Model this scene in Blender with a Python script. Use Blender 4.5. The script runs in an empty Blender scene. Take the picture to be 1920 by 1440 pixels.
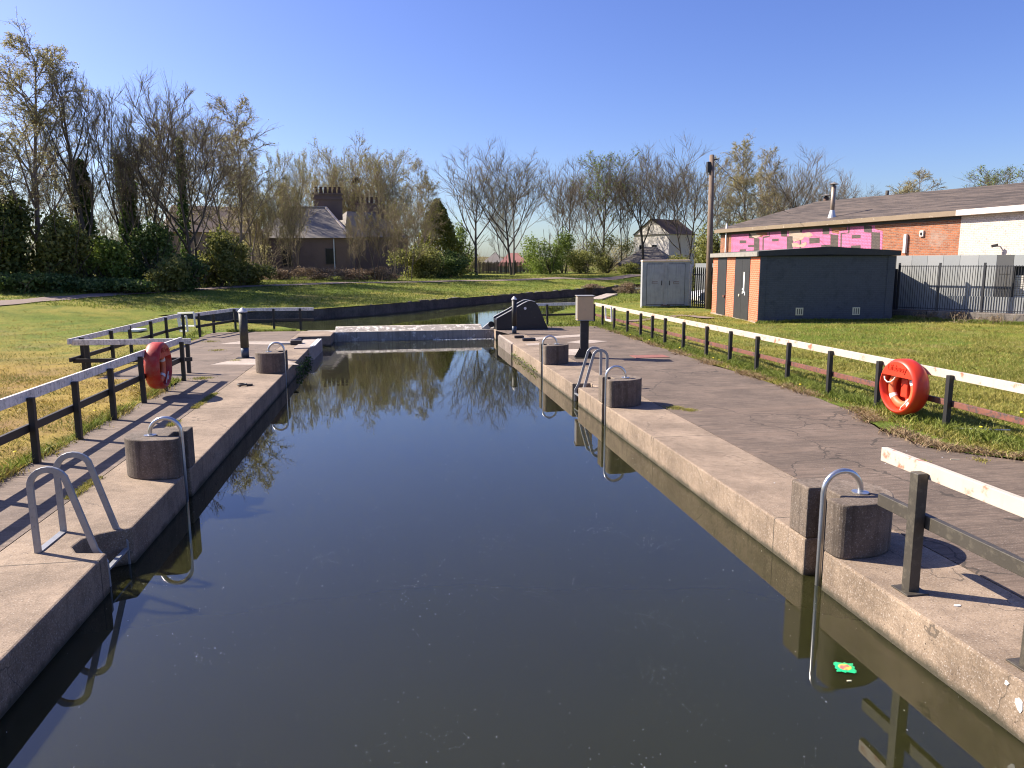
import bpy, math, random
import numpy as np
from mathutils import Vector, Matrix
from mathutils.geometry import delaunay_2d_cdt
random.seed(7)
sc = bpy.context.scene
COL = sc.collection
rad = math.radians

# ---------------------------------------------------------------- camera solved from the photograph
F, CH = 1387.0, 2.4
ROLL = -0.005
PIT = math.atan((225*math.cos(ROLL)-224*math.sin(ROLL))/F)
cU = np.array([math.sin(ROLL)*math.cos(PIT), math.cos(ROLL)*math.cos(PIT), -math.sin(PIT)])
cY = np.array([-224, 225, F]); cY = cY-cU*(cY@cU); cY /= np.linalg.norm(cY)
cX = np.cross(cY, cU)
if cX[0] < 0: cX = -cX
def ray(px, py):
    d = np.array([px-960, 720-py, F]); return np.array([d@cX, d@cY, d@cU])
def dep(px, py, D):                      # measured point at distance D along the optical axis
    d = ray(px, py)*D/F; return (float(d[0]), float(d[1]), float(d[2]+CH))
def atY(px, py, Y):
    d = ray(px, py); t = Y/d[1]; return (float(d[0]*t), float(Y), float(CH+d[2]*t))
def gz(px, py, z=0.0):
    d = ray(px, py); t = (z-CH)/d[2]; return (float(d[0]*t), float(d[1]*t), float(z))

# ---------------------------------------------------------------- mesh builder
ORG = {}
class MB:
    def __init__(s): s.v = []; s.f = []; s.m = []; s.cm = 0
    def add(s, vs, fs):
        b = len(s.v); s.v.extend([tuple(map(float, p)) for p in vs])
        for q in fs: s.f.append([b+i for i in q]); s.m.append(s.cm)
        return s
    def prism(s, poly, z0, z1):
        n = len(poly)
        a = sum(poly[i][0]*poly[(i+1) % n][1]-poly[(i+1) % n][0]*poly[i][1] for i in range(n))
        if a < 0: poly = poly[::-1]
        zt = z1 if callable(z1) else (lambda x, y: z1)
        vs = [(p[0], p[1], z0) for p in poly]+[(p[0], p[1], zt(p[0], p[1])) for p in poly]
        fs = [list(range(n))[::-1], list(range(n, 2*n))]+[[i, (i+1) % n, n+(i+1) % n, n+i] for i in range(n)]
        return s.add(vs, fs)
    def obox(s, o, ax, ay, az):          # corner + three edge vectors
        o, ax, ay, az = map(np.array, (o, ax, ay, az))
        if np.cross(ax, ay)@az < 0: ax, ay = ay, ax
        vs = [o, o+ax, o+ax+ay, o+ay, o+az, o+ax+az, o+ax+ay+az, o+ay+az]
        return s.add(vs, [[3, 2, 1, 0], [4, 5, 6, 7], [0, 1, 5, 4], [1, 2, 6, 5], [2, 3, 7, 6], [3, 0, 4, 7]])
    def box(s, x0, x1, y0, y1, z0, z1):
        return s.obox((x0, y0, z0), (x1-x0, 0, 0), (0, y1-y0, 0), (0, 0, z1-z0))
    def cbox(s, c, d, w, l, h):          # centre base, horizontal direction of length l
        d = np.array([d[0], d[1], 0.]); d /= np.linalg.norm(d); n = np.array([-d[1], d[0], 0])
        return s.obox(np.array(c)-d*l/2-n*w/2, d*l, n*w, (0, 0, h))
    def bar(s, a, b, w, h, up=(0, 0, 1)):  # beam a->b, w sideways, h in up direction, centred
        a, b, up = map(lambda q: np.array(q, float), (a, b, up)); d = b-a; n = np.cross(d, up); n /= np.linalg.norm(n)
        u = np.cross(n, d); u /= np.linalg.norm(u)
        return s.obox(a-n*w/2-u*h/2, d, n*w, u*h)
    def tube(s, pts, r, n=10, cap=True):
        pts = [np.array(p, float) for p in pts]; k = len(pts)
        rr = r if hasattr(r, '__len__') else [r]*k
        t = [pts[min(i+1, k-1)]-pts[max(i-1, 0)] for i in range(k)]; t = [q/np.linalg.norm(q) for q in t]
        ref = np.array([0, 0, 1.]) if abs(t[0][2]) < .9 else np.array([1., 0, 0])
        u = np.cross(t[0], ref); u /= np.linalg.norm(u); vs = []
        for i in range(k):
            u = u-t[i]*(u@t[i]); u /= np.linalg.norm(u); w = np.cross(t[i], u)
            for j in range(n):
                a = 2*math.pi*j/n; vs.append(pts[i]+(u*math.cos(a)+w*math.sin(a))*rr[i])
        fs = [[i*n+j, i*n+(j+1) % n, (i+1)*n+(j+1) % n, (i+1)*n+j] for i in range(k-1) for j in range(n)]
        if cap: fs += [list(range(n))[::-1], list(range((k-1)*n, k*n))]
        return s.add(vs, fs)
    def lathe(s, c, prof, n=24, axis=(0, 0, 1)):   # prof: (radius, height)
        ax = np.array(axis, float); ax /= np.linalg.norm(ax)
        ref = np.array([1., 0, 0]) if abs(ax[0]) < .9 else np.array([0, 1., 0])
        u = np.cross(ax, ref); u /= np.linalg.norm(u); w = np.cross(ax, u); c = np.array(c, float); vs = []
        for r, h in prof:
            for j in range(n):
                a = 2*math.pi*j/n; vs.append(c+ax*h+(u*math.cos(a)+w*math.sin(a))*max(r, 1e-4))
        k = len(prof)
        fs = [[i*n+j, i*n+(j+1) % n, (i+1)*n+(j+1) % n, (i+1)*n+j] for i in range(k-1) for j in range(n)]
        fs += [list(range(n))[::-1], list(range((k-1)*n, k*n))]
        return s.add(vs, fs)
    def strip(s, pts, w, t, side=(0, 1, 0)):  # flat bar swept along a path lying in the plane normal to side
        pts = [np.array(p, float) for p in pts]; k = len(pts); sd = np.array(side, float); vs = []
        for i in range(k):
            d = pts[min(i+1, k-1)]-pts[max(i-1, 0)]; d /= np.linalg.norm(d); n = np.cross(d, sd)
            vs += [pts[i]-n*w/2-sd*t/2, pts[i]+n*w/2-sd*t/2, pts[i]+n*w/2+sd*t/2, pts[i]-n*w/2+sd*t/2]
        fs = [[i*4+j, i*4+(j+1) % 4, i*4+4+(j+1) % 4, i*4+4+j] for i in range(k-1) for j in range(4)]
        fs += [[3, 2, 1, 0], [4*k-4, 4*k-3, 4*k-2, 4*k-1]]
        return s.add(vs, fs)
    def build(s, name, mat, parent=None, bevel=0, smooth=False, loc=None):
        me = bpy.data.meshes.new(name)
        org = np.array(ORG.get(parent.name, (0, 0, 0)) if parent else (loc or (0, 0, 0)), float)
        me.from_pydata([tuple(np.array(p)-org) for p in s.v], [], s.f)
        mats = mat if isinstance(mat, (list, tuple)) else [mat]
        for m in mats: me.materials.append(m)
        if len(mats) > 1: me.polygons.foreach_set('material_index', s.m)
        if smooth: me.polygons.foreach_set('use_smooth', [True]*len(me.polygons))
        me.validate(); me.update()
        return link(name, me, parent, org, bevel, smooth)
def link(name, me, parent, org=(0, 0, 0), bevel=0, smooth=False):
    o = bpy.data.objects.new(name, me); COL.objects.link(o)
    if parent: o.parent = parent
    else: o.location = tuple(org)
    ORG[o.name] = tuple(org)
    if bevel:
        b = o.modifiers.new('bevel', 'BEVEL'); b.width = bevel; b.segments = 2; b.limit_method = 'ANGLE'; b.angle_limit = rad(35)
        b.harden_normals = False
    if smooth: 
        try: me.shade_auto_smooth if False else None
        except Exception: pass
    return o
def thing(name, label, cat, loc=(0, 0, 0), group=None):
    o = bpy.data.objects.new(name, None); COL.objects.link(o); o.location = tuple(loc); o.empty_display_size = .2
    ORG[o.name] = tuple(loc); return tag(o, label, cat, group)
def tag(o, label, cat, group=None):
    o['label'] = label; o['category'] = cat
    if group: o['group'] = group
    return o
def kind(o, k, label=None, cat=None):
    o['kind'] = k
    if label: o['label'] = label
    if cat: o['category'] = cat
    return o
def copy_tree(o, parent=None):
    c = o.copy(); COL.objects.link(c); c.parent = parent
    for ch in list(o.children): copy_tree(ch, c)
    return c
def raw(name, V, Fc, mats, parent=None, loc=(0, 0, 0), mi=None, smooth=False):
    """numpy mesh: V (n,3), Fc (m,k) all the same size or list of such arrays"""
    me = bpy.data.meshes.new(name)
    if not isinstance(Fc, list): Fc = [Fc]
    Fc = [a for a in Fc if len(a)]
    me.vertices.add(len(V)); me.vertices.foreach_set('co', np.asarray(V, np.float32).ravel())
    li = np.concatenate([a.ravel() for a in Fc]).astype(np.int32)
    tot = np.concatenate([np.full(len(a), a.shape[1]) for a in Fc]).astype(np.int32)
    st = np.concatenate([[0], np.cumsum(tot)[:-1]]).astype(np.int32)
    me.loops.add(len(li)); me.loops.foreach_set('vertex_index', li)
    me.polygons.add(len(tot)); me.polygons.foreach_set('loop_start', st); me.polygons.foreach_set('loop_total', tot)
    for m in (mats if isinstance(mats, (list, tuple)) else [mats]): me.materials.append(m)
    if mi is not None: me.polygons.foreach_set('material_index', np.asarray(mi, np.int32))
    if smooth: me.polygons.foreach_set('use_smooth', np.ones(len(tot), bool))
    me.update(calc_edges=True); me.validate()
    o = link(name, me, parent, loc)
    return o

# ---------------------------------------------------------------- materials
class NT:
    def __init__(s, name):
        s.mat = bpy.data.materials.new(name); s.mat.use_nodes = True; s.t = s.mat.node_tree; s.t.nodes.clear()
        s.out = s.t.nodes.new('ShaderNodeOutputMaterial'); s.tc = None
    def n(s, typ, ins=None, **kw):
        nd = s.t.nodes.new('ShaderNode'+typ)
        for k, v in kw.items(): setattr(nd, k, v)
        for k, v in (ins or {}).items():
            if isinstance(v, bpy.types.NodeSocket): s.t.links.new(v, nd.inputs[k])
            else: nd.inputs[k].default_value = v
        return nd
    def pos(s): 
        if not s.tc: s.tc = s.n('TexCoord')
        return s.tc.outputs['Object']
    def wpos(s): return s.n('NewGeometry').outputs['Position']
    def noise(s, scale, detail=4, rough=.55, vec=None, dist=0):
        return s.n('TexNoise', {'Vector': vec or s.pos(), 'Scale': scale, 'Detail': detail, 'Roughness': rough, 'Distortion': dist}).outputs['Fac']
    def ramp(s, fac, stops, interp='LINEAR'):
        r = s.n('ValToRGB', {'Fac': fac}); r.color_ramp.interpolation = interp; e = r.color_ramp.elements
        while len(e) < len(stops): e.new(.5)
        for i, (p, c) in enumerate(stops):
            e[i].position = p; e[i].color = (c, c, c, 1) if not hasattr(c, '__len__') else tuple(c)+(1,)
        return r.outputs['Color']
    def mix(s, a, b, fac, mode='MIX'):
        m = s.n('Mix', data_type='RGBA', blend_type=mode)
        for nm, v in (('Factor', fac),):
            if isinstance(v, bpy.types.NodeSocket): s.t.links.new(v, m.inputs[0])
            else: m.inputs[0].default_value = v
        for i, v in ((6, a), (7, b)):
            if isinstance(v, bpy.types.NodeSocket): s.t.links.new(v, m.inputs[i])
            else: m.inputs[i].default_value = tuple(v)+(1,)
        return m.outputs[2]
    def math(s, op, a, b=0.0, c=None, clamp=False):
        d = {0: a, 1: b}
        if c is not None: d[2] = c
        return s.n('Math', d, operation=op, use_clamp=clamp).outputs[0]
    def mapping(s, vec, scale=(1, 1, 1), rot=(0, 0, 0)):
        return s.n('Mapping', {'Vector': vec, 'Scale': scale, 'Rotation': rot}).outputs[0]
    def bump(s, h, strength=.3, dist=.01, normal=None):
        d = {'Height': h, 'Strength': strength, 'Distance': dist}
        if normal: d['Normal'] = normal
        return s.n('Bump', d).outputs['Normal']
    def pbsdf(s, col, rough=.8, metal=0, normal=None, spec=.5, **kw):
        d = {'Base Color': col if isinstance(col, bpy.types.NodeSocket) else tuple(col)+(1,), 'Roughness': rough, 'Metallic': metal, 'Specular IOR Level': spec}
        if normal: d['Normal'] = normal
        d.update(kw)
        b = s.n('BsdfPrincipled', d); s.t.links.new(b.outputs[0], s.out.inputs[0]); return s.mat
M = {}
def conc(name, c1, c2, pit=.5, streak=0, edge=None, tint=(.5, .4, .3), grain=1.0, brush=0, damp=0, patch=.55):
    t = NT(name); p = t.wpos()
    a = t.noise(1.3, 6, .6, p); b = t.noise(9, 5, .65, p); c = t.noise(70, 4, .75, p)
    col = t.mix(tuple(q*.82 for q in c1), tuple(q*1.12 for q in c2), t.ramp(a, [(.35, 0.), (.65, 1.)]))
    col = t.mix(col, (c1[0]*.5, c1[1]*.47, c1[2]*.45), t.ramp(b, [(.45, 0.), (.75, patch)]))
    col = t.mix(col, (c2[0]*1.35, c2[1]*1.3, c2[2]*1.22), t.ramp(t.noise(28, 4, .7, p), [(.55, 0.), (.75, .6)]))
    col = t.mix(col, (.9, .85, .8), t.math('MULTIPLY', t.ramp(c, [(.56, 0.), (.72, .4)]), grain))
    col = t.mix(col, (.02, .018, .015), t.ramp(c, [(.28, .85*grain), (.45, 0.)]))
    h = t.math('ADD', t.math('MULTIPLY', b, .6), t.math('MULTIPLY', c, .35))
    if pit:
        v = t.n('TexVoronoi', {'Vector': p, 'Scale': 16.0, 'Randomness': 1.0}).outputs['Distance']
        pm = t.math('MULTIPLY', t.ramp(v, [(.06, 1.), (.13, 0.)]), t.ramp(t.noise(2.2, 2, .5, p), [(.5, 0.), (.6, 1.)]))
        col = t.mix(col, (.02, .018, .016), t.math('MULTIPLY', pm, pit)); h = t.math('SUBTRACT', h, pm)
    if streak:
        s_ = t.noise(1.0, 4, .6, t.mapping(p, (14, 14, .8)))
        col = t.mix(col, (c1[0]*.35, c1[1]*.33, c1[2]*.3), t.math('MULTIPLY', t.ramp(s_, [(.5, 0.), (.72, 1.)]), streak))
    if brush:
        s_ = t.noise(1.0, 4, .7, t.mapping(p, (1.6, 28, 1)))
        s2 = t.noise(1.0, 4, .6, t.mapping(p, (.25, 2.5, 1)))
        h = t.math('ADD', h, t.math('MULTIPLY', s_, brush))
        col = t.mix(col, (c1[0]*.6, c1[1]*.6, c1[2]*.6), t.ramp(s_, [(.40, .75), (.58, 0.)]))
        col = t.mix(col, (c2[0]*1.35, c2[1]*1.3, c2[2]*1.25), t.ramp(s2, [(.5, 0.), (.8, .6)]))
    if name == 'coping':
        yy = t.n('SeparateXYZ', {'Vector': p}).outputs[1]; fr = t.math('FRACT', t.math('DIVIDE', t.math('ADD', yy, 50.7), 3.35)); jt = t.math('LESS_THAN', fr, .0045)
        col = t.mix(col, (.03, .024, .018), t.math('MULTIPLY', jt, .8)); h = t.math('SUBTRACT', h, jt)
        v2 = t.n('TexVoronoi', {'Vector': t.n('VectorMath', {0: p, 1: t.n('TexNoise', {'Vector': p, 'Scale': 1.5, 'Detail': 4.0}).outputs['Color']}, operation='ADD').outputs[0], 'Scale': .45}, feature='DISTANCE_TO_EDGE').outputs['Distance']
        ck = t.math('LESS_THAN', v2, .0022); col = t.mix(col, (.05, .04, .03), t.math('MULTIPLY', ck, .6))
    if brush or name == 'paving_left':
        st = t.noise(.9, 5, .7, p); col = t.mix(col, tuple(q*.42 for q in c1), t.math('MULTIPLY', t.ramp(st, [(.58, 0.), (.68, 1.)]), .7))
        v2 = t.n('TexVoronoi', {'Vector': t.n('VectorMath', {0: p, 1: t.n('TexNoise', {'Vector': p, 'Scale': 1.1, 'Detail': 4.0}).outputs['Color']}, operation='ADD').outputs[0], 'Scale': .35}, feature='DISTANCE_TO_EDGE').outputs['Distance']
        ck = t.math('LESS_THAN', v2, .003); col = t.mix(col, (.035, .028, .02), t.math('MULTIPLY', ck, .75))
    if damp:   # algae band growing just over the water line
        z = t.n('SeparateXYZ', {'Vector': p}).outputs[2]
        zz = t.math('ADD', z, t.math('MULTIPLY', t.noise(5, 4, .7, p), .12))
        col = t.mix(col, (.035, .033, .018), t.math('MULTIPLY', t.ramp(t.math('ADD', zz, .6), [(.33, 1.), (.39, 0.)]), damp))
    M[name] = t.pbsdf(col, .9, normal=t.bump(h, .55, .012))
conc('coping', (.215, .157, .108), (.285, .212, .148), pit=.35, streak=.25, damp=.9)
conc('block_concrete', (.105, .080, .060), (.16, .122, .092), pit=.8, streak=.7, grain=.7)  # dark brown, pitted and streaked concrete of the mooring blocks
conc('pavement', (.122, .088, .064), (.17, .124, .092), pit=0, brush=.5, grain=.8)
conc('paving_left', (.155, .113, .086), (.195, .145, .11), pit=0, brush=.15, grain=.9)
conc('pale_concrete', (.33, .275, .23), (.42, .35, .295), pit=0, grain=.6)
conc('stone_dark', (.06, .052, .045), (.11, .095, .08), pit=.6, streak=.4, damp=.6)
conc('stone_block', (.14, .12, .10), (.2, .17, .14), pit=.4, streak=.4)

def paint(name, c, rough=.5, chips=None, dirt=.5, metal=0, scale=12, amt=(.6, .72), streak=0, spec=.5):
    t = NT(name); p = t.wpos(); a = t.noise(scale, 6, .65, p); b = t.noise(scale*.25, 4, .6, p)
    col = t.mix(c, tuple(q*.6 for q in c), t.math('MULTIPLY', t.ramp(b, [(.4, 0.), (.7, 1.)]), dirt))
    if streak:
        s_ = t.noise(1.0, 4, .65, t.mapping(p, (18, 18, 1.2)))
        col = t.mix(col, tuple(q*.35 for q in c), t.math('MULTIPLY', t.ramp(s_, [(.5, 0.), (.7, 1.)]), streak))
    h = a
    if chips:
        m = t.ramp(a, [(amt[0], 0.), (amt[1], 1.)]); col = t.mix(col, chips, m); h = t.math('SUBTRACT', 1.0, m)
    M[name] = t.pbsdf(col, rough, metal, t.bump(h, .25, .004), spec)
paint('gate_concrete', (.34, .30, .255), .85, (.62, .57, .5), .6, scale=5, amt=(.54, .66), streak=.7)
paint('gate_top', (.33, .29, .245), .85, (.7, .64, .56), .5, scale=6, amt=(.5, .6), streak=.3)
paint('rail_white_left', (.80, .76, .70), .6, (.15, .14, .125), .7, scale=22, amt=(.52, .78), streak=.6)
paint('rail_white', (.54, .46, .375), .5, (.36, .13, .07), .35, scale=7, amt=(.56, .68), streak=.12)
paint('post_black', (.016, .015, .015), .55, (.07, .045, .035), .3, scale=18, amt=(.64, .85))
paint('rail_dark', (.028, .023, .02), .6, (.09, .05, .038), .4, scale=18, amt=(.58, .8))
paint('rail_rust', (.19, .07, .045), .65, (.05, .042, .04), .5, scale=16, amt=(.45, .65))
paint('rail_grey', (.055, .047, .036), .5, (.11, .095, .07), .5, scale=16, amt=(.5, .75))
paint('navy', (.018, .021, .033), .65, None, .35, scale=6, streak=.3)
paint('door_black', (.035, .035, .038), .5, (.12, .12, .12), .4, scale=30, amt=(.72, .8))
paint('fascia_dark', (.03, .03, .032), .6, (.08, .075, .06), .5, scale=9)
paint('fascia_grey', (.28, .26, .23), .7, (.15, .14, .12), .5, scale=9)
paint('kiosk_grey', (.37, .375, .39), .5, (.17, .12, .09), .5, scale=10, amt=(.66, .8), streak=.35)
paint('kiosk_roof', (.75, .58, .45), .7, (.3, .22, .16), .5, scale=9)
paint('vent_cream', (.70, .62, .42), .7, None, .4)
paint('ladder_grey', (.33, .34, .35), .42, (.2, .2, .2), .4, metal=.35, scale=40)
paint('cap_white', (.62, .6, .58), .5, (.3, .28, .26), .5, scale=25)
paint('bollard_dark', (.04, .037, .03), .6, (.075, .08, .025), .5, scale=14, amt=(.5, .66))
paint('blue_band', (.03, .05, .085), .5, (.10, .13, .16), .5, scale=22)
paint('cabinet_tan', (.66, .45, .24), .42, (.5, .36, .22), .3, metal=.0, scale=6)
paint('cabinet_side', (.38, .36, .33), .42, None, .3, metal=.3)
paint('housing_black', (.016, .015, .018), .45, (.05, .045, .045), .3, scale=7)
paint('white_paint', (.80, .78, .75), .5, (.5, .45, .4), .2, scale=20)
paint('buoy_red', (.62, .04, .014), .42, (.5, .05, .03), .15, scale=8)
paint('buoy_red_faded', (.46, .022, .012), .5, (.42, .08, .05), .3, scale=8, amt=(.45, .65))
paint('ring_orange', (.62, .15, .06), .5, (.5, .12, .05), .3, scale=10)
paint('tape_white', (.75, .72, .7), .5, None, .3)
paint('rope_white', (.72, .68, .6), .8, None, .4, scale=60)
paint('flue', (.35, .27, .21), .5, (.2, .13, .09), .5, metal=.4, scale=8)
paint('flue_foot', (.6, .6, .58), .4, None, .4, metal=.5)
paint('gutter', (.23, .172, .115), .8, (.5, .42, .34), .4, scale=4, amt=(.62, .7))
paint('gutter_white', (.68, .60, .53), .8, (.5, .25, .2), .3, scale=7, amt=(.62, .7))
paint('clad_light', (.36, .37, .36), .5, None, .12, scale=3)
paint('clad_pale', (.41, .415, .40), .5, None, .1, scale=3)
paint('clad_dark', (.11, .108, .105), .5, None, .3, scale=3)
paint('shutter', (.62, .58, .52), .5, None, .3, scale=6)
paint('downpipe', (.6, .6, .58), .5, (.3, .25, .2), .3)
paint('pole_wood', (.20, .14, .10), .85, (.09, .07, .05), .5, scale=9, streak=.7)
paint('cable', (.02, .02, .02), .6, None, 0)
paint('camera_white', (.5, .5, .5), .4, None, 0)
paint('car_white', (.75, .76, .78), .25, None, .1)
paint('tyre', (.02, .02, .02), .8, None, 0)
paint('glass_dark', (.02, .025, .03), .08, None, 0)
paint('render_white', (.72, .68, .63), .85, None, .2, scale=2)
paint('slate', (.16, .142, .125), .8, (.22, .195, .17), .5, scale=5, amt=(.45, .7))
paint('slate_brown', (.12, .085, .07), .85, (.17, .12, .10), .5, scale=4)
paint('roof_red', (.30, .13, .11), .8, (.4, .2, .17), .4, scale=3)
paint('ridge_pale', (.5, .42, .36), .8, None, .4)
paint('wood_fence', (.12, .09, .065), .85, (.2, .15, .1), .5, scale=4, streak=.6)
paint('harling', (.24, .18, .155), .9, None, .4, scale=3)
paint('sandstone', (.20, .135, .105), .9, (.14, .10, .08), .4, scale=3)
paint('pot', (.11, .065, .045), .85, None, .5)
paint('drain_red', (.28, .10, .08), .8, (.12, .08, .06), .5, scale=40, amt=(.5, .6))
paint('litter_white', (.75, .74, .72), .6, None, .2)
paint('palisade', (.035, .035, .04), .5, None, .2)
t = NT('steel'); p = t.wpos(); a = t.noise(90, 3, .5, t.mapping(p, (1, 1, .15)))
M['steel'] = t.pbsdf(t.mix((.55, .55, .54), (.68, .67, .65), a), .28, .9, t.bump(a, .05, .001))

def brick(name, c1, c2, mort, d, bw=.225, bh=.075, worn=None, bump=.5, msz=.012, bias=0.0):
    t = NT(name); p = t.wpos()
    u = t.n('VectorMath', {0: p, 1: (d[0], d[1], 0)}, operation='DOT_PRODUCT').outputs['Value']
    z = t.n('SeparateXYZ', {'Vector': p}).outputs[2]; v = t.n('CombineXYZ', {0: u, 1: z}).outputs[0]
    b = t.n('TexBrick', {'Vector': v, 'Color1': c1+(1,), 'Color2': c2+(1,), 'Mortar': mort+(1,), 'Scale': 1.0, 'Mortar Size': msz, 'Mortar Smooth': .2, 'Bias': bias, 'Brick Width': bw, 'Row Height': bh})
    col = b.outputs['Color']
    col = t.mix(col, tuple(q*.35 for q in c1), t.ramp(t.noise(3, 5, .7, p), [(.5, 0.), (.75, .55)]))
    col = t.mix(col, tuple(min(1, q*1.4) for q in c1), t.ramp(t.noise(14, 3, .6, p), [(.5, 0.), (.8, .4)]))
    if worn: col = t.mix(col, worn, t.ramp(t.noise(.45, 5, .65, p), [(.56, 0.), (.66, .75)]))
    M[name] = t.pbsdf(col, .85, normal=t.bump(t.math('SUBTRACT', t.math('MULTIPLY', t.noise(40, 3, .6, p), .4), b.outputs['Fac']), bump, .012))
WA, WB = np.array([25.08, 54.91]), np.array([28.49, 30.46]); WD = (WB-WA)/np.linalg.norm(WB-WA); WN = np.array([WD[1], -WD[0]])
if WN[0] > 0: WN = -WN      # outward normal of the long brick wall, towards the lock
brick('wall_brick', (.36, .115, .042), (.17, .055, .027), (.27, .20, .15), WD, .24, .085, worn=(.32, .23, .18), bias=-.15)
brick('wall_white', (.60, .52, .46), (.53, .455, .40), (.42, .36, .31), WD, .24, .085, bump=.9)
brick('graffiti_pink', (.62, .17, .33), (.56, .145, .30), (.22, .07, .12), WD, .24, .085)
brick('graffiti_black', (.075, .058, .052), (.11, .085, .07), (.05, .04, .038), WD, .24, .085)
brick('graffiti_worn', (.42, .30, .22), (.34, .23, .18), (.42, .36, .3), WD, .24, .085)
SD = np.array([.129, .992]); SD /= np.linalg.norm(SD)
brick('brick_orange', (.60, .13, .055), (.52, .11, .045), (.55, .25, .16), SD, .225, .082, msz=.016)
SF = np.array([.99, -.14])
brick('brick_navy', (.070, .077, .094), (.077, .085, .103), (.062, .069, .085), SF, .225, .075, bump=.25)

def leafmat(name, c1, c2, c3=None, transl=.35, scale=.35, rough=.6):
    t = NT(name); g = t.n('NewGeometry'); r = g.outputs['Random Per Island']
    a = t.noise(scale, 3, .6, g.outputs['Position'])
    col = t.mix(c1, c2, t.ramp(a, [(.35, 0.), (.65, 1.)]))
    col = t.mix(col, c3 or tuple(q*1.7 for q in c2), t.ramp(r, [(.55, 0.), (1., .8)]))
    col = t.mix(col, tuple(q*.45 for q in c1), t.ramp(r, [(0., .7), (.3, 0.)]))
    p = t.n('BsdfPrincipled', {'Base Color': col, 'Roughness': rough, 'Specular IOR Level': .3})
    tr = t.n('BsdfTranslucent', {'Color': col}); ms = t.n('MixShader', {0: transl, 1: p.outputs[0], 2: tr.outputs[0]})
    t.t.links.new(ms.outputs[0], t.out.inputs[0]); M[name] = t.mat
leafmat('leaf_dark', (.10, .135, .035), (.17, .20, .055), (.34, .34, .12), transl=.55)
leafmat('leaf_ivy', (.06, .11, .028), (.11, .17, .042), (.33, .38, .13), transl=.45)
leafmat('leaf_mid', (.14, .165, .035), (.24, .24, .065), (.4, .38, .13), transl=.45)
leafmat('leaf_yellow', (.30, .31, .09), (.42, .40, .13), (.5, .48, .2))
leafmat('leaf_spring', (.13, .19, .03), (.22, .29, .05), (.33, .4, .1))
leafmat('leaf_conifer', (.12, .15, .025), (.20, .21, .035), (.30, .29, .06), transl=.4)
leafmat('catkin', (.34, .30, .11), (.44, .40, .17), (.55, .5, .26))
leafmat('bramble', (.20, .135, .085), (.28, .20, .125), (.40, .31, .2))
leafmat('blade', (.19, .215, .034), (.35, .305, .07), (.52, .44, .16), transl=.3, scale=.5)
leafmat('blade_left', (.15, .18, .03), (.42, .31, .085), (.55, .43, .17), transl=.3, scale=.45)
leafmat('blade_dry', (.32, .22, .12), (.42, .30, .17), (.52, .4, .24), transl=.2)
leafmat('blade_lush', (.13, .185, .024), (.22, .26, .045), (.38, .4, .11), transl=.3, scale=.6)
def bark(name, c):
    t = NT(name); p = t.pos(); a = t.noise(2.5, 4, .6, t.mapping(p, (3, 3, .8)))
    M[name] = t.pbsdf(t.mix(tuple(q*.6 for q in c), tuple(q*1.3 for q in c), a), .9)
bark('bark_dark', (.085, .068, .05)); bark('bark_grey', (.16, .13, .105)); bark('bark_birch', (.19, .15, .13))
bark('twig_brown', (.25, .195, .12)); bark('twig_dark', (.17, .13, .088)); bark('twig_pale', (.34, .27, .18))

# ground: grass sheet
t = NT('ground_grass'); p = t.wpos()
a = t.noise(.16, 5, .6, p); b = t.noise(.9, 5, .65, p); c = t.noise(14, 4, .7, p); d = t.noise(70, 3, .7, p)
col = t.mix((.15, .20, .024), (.31, .27, .058), t.ramp(a, [(.4, 0.), (.6, 1.)]))
col = t.mix(col, (.10, .15, .022), t.ramp(b, [(.35, .9), (.55, 0.)]))
col = t.mix(col, (.30, .22, .10), t.math('MULTIPLY', t.ramp(t.noise(.30, 5, .7, p), [(.56, 0.), (.68, 1.)]), .7))
col = t.mix(col, (.02, .03, .006), t.ramp(c, [(.3, .65), (.5, 0.)]))
col = t.mix(col, (.34, .33, .12), t.ramp(d, [(.55, 0.), (.8, .5)]))
xy = t.n('SeparateXYZ', {'Vector': p}); gm = t.math('MULTIPLY', t.ramp(t.math('ADD', t.math('MULTIPLY', xy.outputs[0], -.03), t.math('MULTIPLY', t.noise(.5, 4, .6, p), .12)), [(.17, 0.), (.21, 1.)]), t.ramp(t.math('ADD', t.math('MULTIPLY', xy.outputs[1], .02), t.math('MULTIPLY', t.noise(.35, 4, .6, p), .25)), [(.50, 1.), (.60, 0.)]))
col = t.mix(col, t.mix((.40, .27, .075), (.30, .17, .085), t.ramp(t.noise(.7, 5, .65, p), [(.45, 0.), (.62, 1.)])), t.math('MULTIPLY', gm, .75))
M['grass'] = t.pbsdf(col, .95, normal=t.bump(t.math('ADD', c, t.math('MULTIPLY', d, .5)), .9, .06), spec=.15)
t = NT('ground_path'); p = t.wpos()
M['path'] = t.pbsdf(t.mix((.17, .125, .10), (.24, .18, .15), t.noise(6, 5, .7, p)), .95, normal=t.bump(t.noise(40, 4, .7, p), .5, .02))
t = NT('roofing'); p = t.wpos(); a = t.noise(1.0, 5, .7, t.mapping(p, (3, .35, 3))); b = t.noise(7, 5, .7, p)
M['roof_brown'] = t.pbsdf(t.mix(t.mix((.045, .034, .027), (.125, .094, .074), t.ramp(a, [(.4, 0.), (.6, 1.)])), (.02, .015, .012), t.ramp(b, [(.55, 0.), (.75, .7)])), .9, normal=t.bump(b, .8, .06))
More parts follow.
